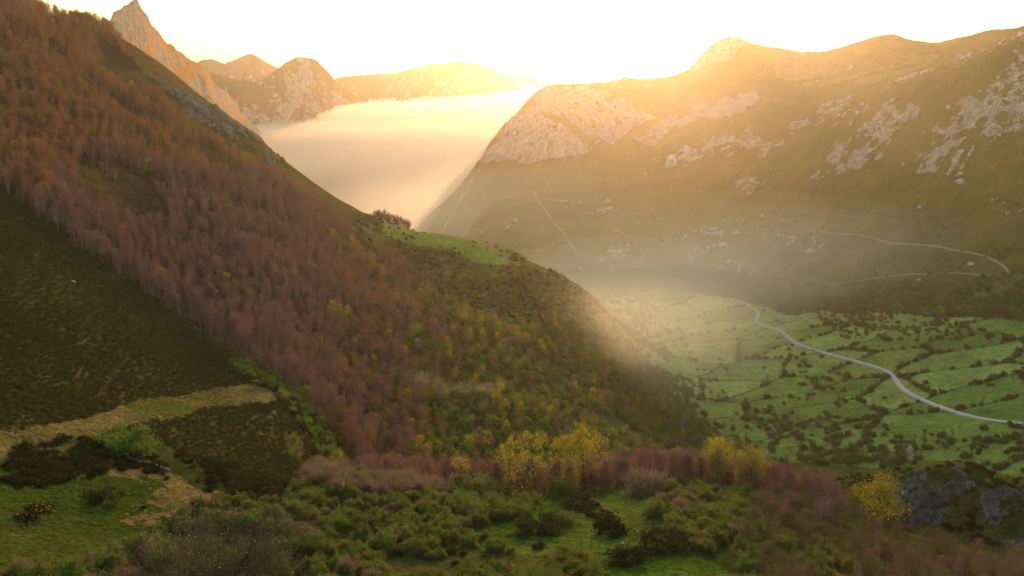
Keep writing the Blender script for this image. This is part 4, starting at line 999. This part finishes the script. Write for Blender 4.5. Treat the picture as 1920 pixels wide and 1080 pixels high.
bz = [('green', 242, 852, 808, 2.8, 1.35, 'hawthorn_shrub', 'large round green bush under the tan path strip', 'shrub'), ('grey', 1210, 925, 886, 2.9, 1.3, 'bare_shrub', 'large round mauve-grey leafless shrub at the top of the small meadow', 'shrub'),
      ('olive', 1052, 930, 905, 2.6, 1.2, 'willow_shrub', 'round olive shrub at the upper edge of the small meadow', 'shrub'), ('olive', 900, 935, 905, 2.6, 1.4, 'willow_shrub', 'wide olive shrub in front of the brow row', 'shrub'),
      ('olive', 1062, 983, 964, 2.6, 1.0, 'willow_shrub', 'small round shrub alone on the small meadow', 'shrub'), ('gorse', 1152, 1001, 982, 0.95, 1.5, 'gorse_bush', 'wide dark bush in the middle of the small meadow', 'bush'),
      ('gorse', 1085, 953, 936, 0.95, 1.6, 'gorse_bush', 'dark bush at the upper left of the small meadow', 'bush'), ('gorseflower', 1128, 972, 959, 1.0, 1.0, 'gorse_bush', 'orange-flowered bush on the small meadow beside a dark one', 'bush'),
      ('gorse', 1112, 967, 957, 0.95, 1.1, 'gorse_bush', 'small dark bush beside the orange-flowered one', 'bush'), ('gorse', 1145, 983, 972, 0.95, 0.9, 'gorse_bush', 'little bush just above the wide dark bush', 'bush'),
      ('gorseflower', 968, 945, 918, 1.0, 1.0, 'gorse_bush', 'bright orange flowering bush below the brow row', 'bush'), ('gorse', 1000, 1000, 980, 0.95, 1.9, 'gorse_bush', 'dark bush at the left rim of the small meadow', 'bush'),
      ('gorse', 1250, 1028, 1005, 0.95, 1.6, 'gorse_bush', 'dark bush at the right rim of the small meadow', 'bush'), ('gorse', 1175, 1058, 1040, 0.95, 1.5, 'gorse_bush', 'dark bush near the bottom of the small meadow', 'bush'),
      ('gorseflower', 60, 972, 955, 1.0, 1.7, 'gorse_bush', 'rusty flowered bush on the dark green pasture', 'bush'), ('gorse', 190, 942, 925, 0.95, 1.5, 'gorse_bush', 'dark bush in the middle of the dark green pasture', 'bush')]
for kd, px, pb, pt, h0, wd, nm, lb, ct in bz: stand(kd, px, px, pb, pt, h0, nm, lb, ct, wd)
# clump of dark trees on the spur skyline
for i, (px, top) in enumerate([(705, 396), (718, 393), (731, 394), (744, 396), (757, 403)]):
    a = math.atan2(px - 960, FPX); D = 716
    x, y = D * math.sin(a), D * math.cos(a); z = float(ground(x, y)[0])
    put_plant('thicket', i, (x, y, z - 0.5), i * 1.3, (1.9, 1.9, 2.7 + 0.3 * (i % 2)), 'beech_tree', ['leftmost', 'second from left', 'middle', 'fourth from left', 'rightmost'][i] + ' tree of the small dark clump on the spur skyline', 'tree', 'clump on the spur skyline')

# ------------------------------------------------------------------ road, tracks, wall, poles, rocks, far houses
def simple_mat(name, c1, c2, scale, rough=0.9):
    t = NT(name); g = t.n('ShaderNodeNewGeometry'); nz = t.noise(scale, 5, 0.65, g.outputs['Position']); r = t.ramp(nz.outputs[0], (0.3, c1), (0.7, c2))
    d = t.n('ShaderNodeBsdfPrincipled'); d.inputs['Roughness'].default_value = rough; d.inputs['Specular IOR Level'].default_value = 0.15
    t.l(r.outputs[0], d.inputs['Base Color']); bp = t.n('ShaderNodeBump'); bp.inputs['Strength'].default_value = 0.4; t.l(nz.outputs[0], bp.inputs['Height']); t.l(bp.outputs[0], d.inputs['Normal']); t.l(d.outputs[0], t.out.inputs[0])
    return t.m
def ribbon(name, label, pix, width, mat, lift, dmin, dmax, wob=0.0):
    P3 = np.array([hit(px, py, dmin, dmax)[:2] for px, py in pix])
    seg = np.r_[0, np.cumsum(np.hypot(*np.diff(P3, axis=0).T))]
    L = np.arange(0, seg[-1], 2.5)
    cx = np.interp(L, seg, P3[:, 0]); cy = np.interp(L, seg, P3[:, 1])
    kk_ = np.hanning(13); kk_ /= kk_.sum()
    sm = lambda v: np.convolve(np.pad(v, 6, mode='edge'), kk_, 'valid')
    cx, cy = sm(sm(cx)), sm(sm(cy))
    tx, ty = np.gradient(cx), np.gradient(cy); ln = np.hypot(tx, ty) + 1e-9; nx, ny = -ty / ln, tx / ln
    zc = ground(cx, cy); zl = ground(cx + nx * width * .6, cy + ny * width * .6); zr = ground(cx - nx * width * .6, cy - ny * width * .6)
    rows = []
    for f_, dzz in ((-0.75, -1.2), (-0.5, 0.0), (0, 0.06), (0.5, 0.0), (0.75, -1.2)):
        wv = width * (1 + wob * fbm(cx / 8, cy / 8, 2, 401))
        zz = sm(np.maximum(np.maximum(zl, zr), zc)) if wob == 0 else sm(zc + (zl - zr) * f_ / 1.2)
        rows.append(np.stack([cx + nx * wv * f_, cy + ny * wv * f_, zz + lift + dzz], 1))
    V = np.stack(rows, 1).reshape(-1, 3)
    o = mesh_obj(name, V, grid_faces(len(cx), 5)[:, ::-1].copy(), mat)
    return tag(o, label, kind='structure')
M_ROAD = simple_mat('road_surface', (0.27, 0.26, 0.23), (0.40, 0.38, 0.34), 0.25)
M_TRACK = simple_mat('dirt', (0.17, 0.13, 0.065), (0.25, 0.19, 0.10), 0.3)
ribbon('road', 'pale road winding through the valley fields', ROADPIX, 3.3, M_ROAD, 0.4, 485, 1250)
ribbon('path', 'thin track running up the far slope', [(1000, 357), (1012, 382), (1030, 405), (1050, 430), (1072, 460), (1092, 490)], 3.0, M_TRACK, 0.4, 1100, 2100, 0.4)
ribbon('path', 'dirt track contouring the slope above the meadows', [(1515, 434), (1580, 438), (1640, 448), (1680, 458), (1740, 460), (1800, 470), (1860, 485), (1885, 500), (1895, 518)], 2.6, M_TRACK, 0.4, 900, 1500, 0.4)
ribbon('path', 'lower dirt track joining the one above the meadows', [(1555, 535), (1620, 525), (1700, 514), (1780, 512), (1840, 516), (1895, 518)], 2.2, M_TRACK, 0.4, 850, 1500, 0.4)

M_LIME_ROCK = simple_mat('limestone', (0.24, 0.22, 0.19), (0.55, 0.51, 0.45), 0.35)
def rock_mesh(seed):
    import bmesh
    bm = bmesh.new(); bmesh.ops.create_icosphere(bm, subdivisions=2, radius=1.0)
    r = np.random.default_rng(seed); cuts = [(v / np.linalg.norm(v), 0.55 + 0.3 * r.random()) for v in r.normal(size=(9, 3))]
    for v in bm.verts:
        p = np.array(v.co)
        for nrm, d in cuts:
            k = p @ nrm - d
            if k > 0: p = p - nrm * k * 0.92
        v.co = p * np.array([1.0, 0.8, 0.75])
    me = bpy.data.meshes.new('boulder'); bm.to_mesh(me); bm.free(); me.materials.append(M_LIME_ROCK)
    return me
ROCKS = [rock_mesh(600 + i) for i in range(6)]
RL = [(1260, 300, 'pale pinnacles'), (1400, 290, 'middle rock field'), (1340, 470, 'white knoll'), (1600, 200, 'near shoulder crest'), (1650, 270, 'ledge under the near shoulder'), (1750, 230, 'upper rock field'), (1850, 130, 'high rocks at the frame edge'), (1880, 260, 'rock band at the frame edge'), (1500, 300, 'grassy gap'),
      (1800, 340, 'lone slabs'), (1100, 300, 'foot of the pale cliff'), (1230, 240, 'long pale ledge'), (1500, 440, 'upper track'), (1800, 500, 'lower track'), (1010, 330, 'thin track')]
x, y, z, px, py, D = scatter(1000, 1960, 1000, 1900, 9.0)
mv, px, py, jx, jy, D = zones(x, y, z); dzr, rkv = detail(x, y, z, mv, D)
zg = z + dzr
k = (rkv > 0.35) & ~mv['cliff'] & ~mv['crag'] & visible(x, y, zg, 3) & (px > 990) & (px < 1915)
k |= inpoly(px, py, SLOPEROCKS) & (rng.random(len(x)) < 0.012)
k |= inpoly(px, py, [(1230, 420), (1460, 420), (1480, 530), (1230, 540)]) & (rng.random(len(x)) < 0.05) & (D > 1000)
ii_ = np.flatnonzero(k); rng.shuffle(ii_); ii_ = ii_[:290]
for i in ii_:
    sc = float(1.2 + 3.8 * rng.random() ** 2.2)
    d2, l = min((((px[i] - q[0]) ** 2 + (py[i] - q[1]) ** 2, q) for q in RL), key=lambda q: q[0])
    dx, dy = px[i] - l[0], py[i] - l[1]
    rel = ('right of' if dx > 0 else 'left of') if abs(dx) > 1.2 * abs(dy) else ('below' if dy > 0 else 'above')
    o = bpy.data.objects.new('boulder', ROCKS[int(rng.integers(0, 6))]); COL.objects.link(o)
    o.location = (x[i], y[i], zg[i] + 0.15 * sc); o.rotation_euler = (rng.random() * 0.5, rng.random() * 0.5, rng.random() * 6.28); o.scale = (sc, sc, sc * float(0.8 + 0.5 * rng.random()))
    ad = 'large' if sc > 3.2 else ('small' if sc < 1.9 else 'mid-sized')
    tag(o, '%s pale limestone boulder %s the %s' % (ad, rel, l[2]), 'boulder', ad + ' limestone boulders ' + rel + ' the ' + l[2])
# two pale pinnacles below the long ledge
for px_, py_, hh_, lb_ in ((1258, 312, 26, 'tall pale rock pinnacle below the long ledge'), (1288, 292, 20, 'smaller pale rock pinnacle beside the tall one')):
    a_ = hit(px_, py_, 1300, 2300); o = bpy.data.objects.new('rock_pinnacle', ROCKS[px_ % 6]); COL.objects.link(o); o.location = (a_[0], a_[1], a_[2] + hh_ * 0.2); o.scale = (hh_ * 0.55, hh_ * 0.5, hh_); tag(o, lb_, 'rock')
for px_, py_, s_, lb_ in ((1168, 1021, 0.5, 'small white stone on the small meadow'), (1800, 345, 6.5, 'lone pale slab on the open slope under the rocks'), (1820, 496, 4.0, 'pale rock above the lower track'), (1722, 528, 3.0, 'small pale rock below the lower track'), (138, 530, 0.9, 'white stone alone on the heather slope')):
    a_ = hit(px_, py_, 100, 2300); o = bpy.data.objects.new('boulder', ROCKS[px_ % 6]); COL.objects.link(o); o.location = (a_[0], a_[1], a_[2] + 0.2 * s_); o.scale = (s_, s_, s_); tag(o, lb_, 'rock')
# utility poles by the fields
M_POLE = simple_mat('weathered_wood', (0.16, 0.13, 0.10), (0.26, 0.22, 0.18), 1.5)
for px_, py_, lb_ in ((1355, 745, 'wooden power pole on the bright fields'), (1697, 884, 'dark pole beside the white blossom tree'), (1225, 610, 'far wooden pole at the top of the bright fields')):
    x_, y_, z_, D_ = hit(px_, py_, 430, 1200)
    root = tag(empty('utility_pole', (x_, y_, z_), 0.4), lb_, 'pole')
    ac = Acc(); ac.tube([(0, 0, -0.5), (0, 0, 4.5), (0, 0, 9.0)], [0.17, 0.15, 0.11], 8); mesh_obj('post', ac.v, ac.f, M_POLE, parent=root)
    ac = Acc(); ac.tube([(-0.9, 0, 8.5), (0.9, 0, 8.5)], [0.07, 0.07], 4); mesh_obj('crossarm', ac.v, ac.f, M_POLE, parent=root)
# low dry-stone wall on the left pasture
wp = np.array([hit(px_, py_, 120, 400)[:2] for px_, py_ in ((236, 862), (262, 868), (290, 876), (318, 886))])
wl = np.r_[0, np.cumsum(np.hypot(*np.diff(wp, axis=0).T))]; wroot = tag(empty('stone_wall', (0, 0, 0)), 'low grey dry-stone wall under the large round green bush', 'wall')
M_WALL = simple_mat('wall_stone', (0.10, 0.095, 0.085), (0.20, 0.19, 0.17), 1.2)
WROCK = []
for me in ROCKS[:3]:
    m2 = me.copy(); m2.materials.clear(); m2.materials.append(M_WALL); WROCK.append(m2)
for t_ in np.arange(0, wl[-1], 0.62):
    x_, y_ = np.interp(t_, wl, wp[:, 0]), np.interp(t_, wl, wp[:, 1]); z_ = float(ground(x_, y_)[0])
    for lay in range(3):
        o = part('stone', WROCK[int(rng.integers(0, 3))], wroot); o.location = (x_ + rng.normal() * 0.06, y_ + rng.normal() * 0.06, z_ + 0.18 + lay * 0.34); o.rotation_euler = (0, 0, rng.random() * 6.28); o.scale = (0.42, 0.34, 0.26)
# houses of the far village at the mouth of the gorge
M_PLASTER = simple_mat('plaster', (0.55, 0.5, 0.43), (0.7, 0.66, 0.6), 0.5); M_ROOF = simple_mat('roof_tile', (0.22, 0.10, 0.06), (0.32, 0.15, 0.09), 0.7)
for i, (px_, py_) in enumerate(((722, 381), (735, 379), (728, 385), (744, 383))):
    x_, y_, z_, D_ = hit(px_, py_, 1000, 3300)
    root = tag(empty('house', (x_, y_, z_), 0.5 * i), ['far white house above the others in the gorge village', 'far white house at the upper right of the gorge village', 'far white house lowest in the gorge village', 'far white house at the right end of the gorge village'][i], 'house', 'houses of the gorge village')
    L_, W_, H_ = 14, 9, 6.5
    v = [(sx * L_ / 2, sy * W_ / 2, zz) for zz in (-2, H_) for sx, sy in ((-1, -1), (1, -1), (1, 1), (-1, 1))] + [(-L_ / 2, 0, H_ + 3), (L_ / 2, 0, H_ + 3)]
    mesh_obj('wall', v, [(0, 1, 5, 4), (1, 2, 6, 5), (2, 3, 7, 6), (3, 0, 4, 7), (4, 7, 8), (5, 9, 6)], M_PLASTER, smooth=False, parent=root)
    e_ = 0.6; v = [(-L_ / 2 - e_, -W_ / 2 - e_, H_ - 0.3), (L_ / 2 + e_, -W_ / 2 - e_, H_ - 0.3), (L_ / 2 + e_, 0, H_ + 3.25), (-L_ / 2 - e_, 0, H_ + 3.25), (-L_ / 2 - e_, W_ / 2 + e_, H_ - 0.3), (L_ / 2 + e_, W_ / 2 + e_, H_ - 0.3)]
    mesh_obj('roof', v, [(0, 1, 2, 3), (3, 2, 5, 4)], M_ROOF, smooth=False, parent=root)
    for q in range(3):
        xx = -4.5 + 4.5 * q; mesh_obj('window', [(xx - 0.6, -W_ / 2 - 0.06, 2.2), (xx + 0.6, -W_ / 2 - 0.06, 2.2), (xx + 0.6, -W_ / 2 - 0.06, 4.0), (xx - 0.6, -W_ / 2 - 0.06, 4.0)], [(0, 1, 2, 3)], M_POLE, smooth=False, parent=root)

# ------------------------------------------------------------------ banks of mist
def mist_bank(label, px, py, D, rad, dens, seed, rot=0.0, g=0.6, shells=3, wob=0.25):
    a, t = px_dir(px, py); c = np.array([D * math.sin(a), D * math.cos(a), D * float(t)])
    V = []; Fq = []; off = 0
    nu, nv = 40, 24
    uu = np.linspace(0, 2 * math.pi, nu, endpoint=False); vv = np.linspace(0, math.pi, nv)
    for q in range(shells):
        f = 1 - q / shells * 0.75
        o = []
        for v_ in vv[1:-1]:
            for u_ in uu: o.append((math.sin(v_) * math.cos(u_), math.sin(v_) * math.sin(u_), math.cos(v_)))
        o = np.array([(0, 0, 1)] + o + [(0, 0, -1)])
        rr = 1 + wob * fbm(o[:, 0] * 2.2 + seed, o[:, 1] * 2.2 + o[:, 2] * 1.7, 3, seed)
        p = o * rr[:, None] * f * np.array(rad)
        p = np.stack([p[:, 0] * math.cos(rot) - p[:, 1] * math.sin(rot), p[:, 0] * math.sin(rot) + p[:, 1] * math.cos(rot), p[:, 2]], 1) + c
        fs = []
        n = len(o)
        for i in range(nu): fs.append((0, 1 + i, 1 + (i + 1) % nu)); fs.append((n - 1, 1 + (nv - 3) * nu + (i + 1) % nu, 1 + (nv - 3) * nu + i))
        for j in range(nv - 3):
            for i in range(nu): fs.append((1 + j * nu + i, 1 + (j + 1) * nu + i, 1 + (j + 1) * nu + (i + 1) % nu, 1 + j * nu + (i + 1) % nu))
        ob = mesh_obj('mist' if q == 0 else 'inner_mist', p, fs, volume_mat('mist_air', dens / shells, (0.95, 0.98, 0.82), g))
        if q == 0: first = tag(ob, label, kind='stuff')
        else: ob.parent = first; ob['kind'] = 'stuff'
mist_bank('pale veil of mist over the bright fields', 1190, 575, 930, (260, 220, 70), 0.0024, 5, 0.25, 0.3, 5, 0.2)
mist_bank('long veil of mist along the foot of the far slope', 1500, 515, 1080, (480, 190, 95), 0.0018, 9, -0.25, 0.3, 5, 0.2)
mist_bank('mist at the mouth of the gorge', 960, 410, 1600, (430, 330, 110), 0.0012, 14, 0.1, 0.35, 5, 0.2)
mist_bank('wisp of mist in the forest gully', 775, 712, 400, (20, 10, 6), 0.006, 21, -0.5, 0.4, 4, 0.6)
mist_bank('thin wisp of mist right of the gully', 880, 735, 395, (26, 9, 4), 0.005, 25, 0.1, 0.4, 4, 0.6)
mist_bank('low mist drifting off the toe of the spur', 1130, 640, 620, (190, 110, 50), 0.0022, 33, 0.2, 0.3, 5, 0.25)

# ------------------------------------------------------------------ labels: tell look-alikes apart by their order
ORD = ['', 'second', 'third', 'fourth', 'fifth', 'sixth', 'seventh', 'eighth', 'ninth', 'tenth', 'eleventh', 'twelfth', 'thirteenth', 'fourteenth', 'fifteenth', 'sixteenth', 'seventeenth', 'eighteenth', 'nineteenth', 'twentieth', 'twenty-first', 'twenty-second', 'twenty-third', 'twenty-fourth']
same = {}
for o in bpy.data.objects:
    if o.parent is None and 'category' in o and 'label' in o: same.setdefault(o['label'], []).append(o)
for lb, os_ in same.items():
    if len(os_) < 2 or len(os_) > 24 or len(lb.split()) > 14: continue
    os_.sort(key=lambda o: float(project(o.location.x, o.location.y, o.location.z)[0]))
    for i, o in enumerate(os_):
        o['label'] = lb + (', leftmost' if i == 0 else (', rightmost' if i == len(os_) - 1 else ', ' + ORD[i] + (' from left' if len(lb.split()) <= 13 else ' leftmost')))
print('done', time.time() - T0)
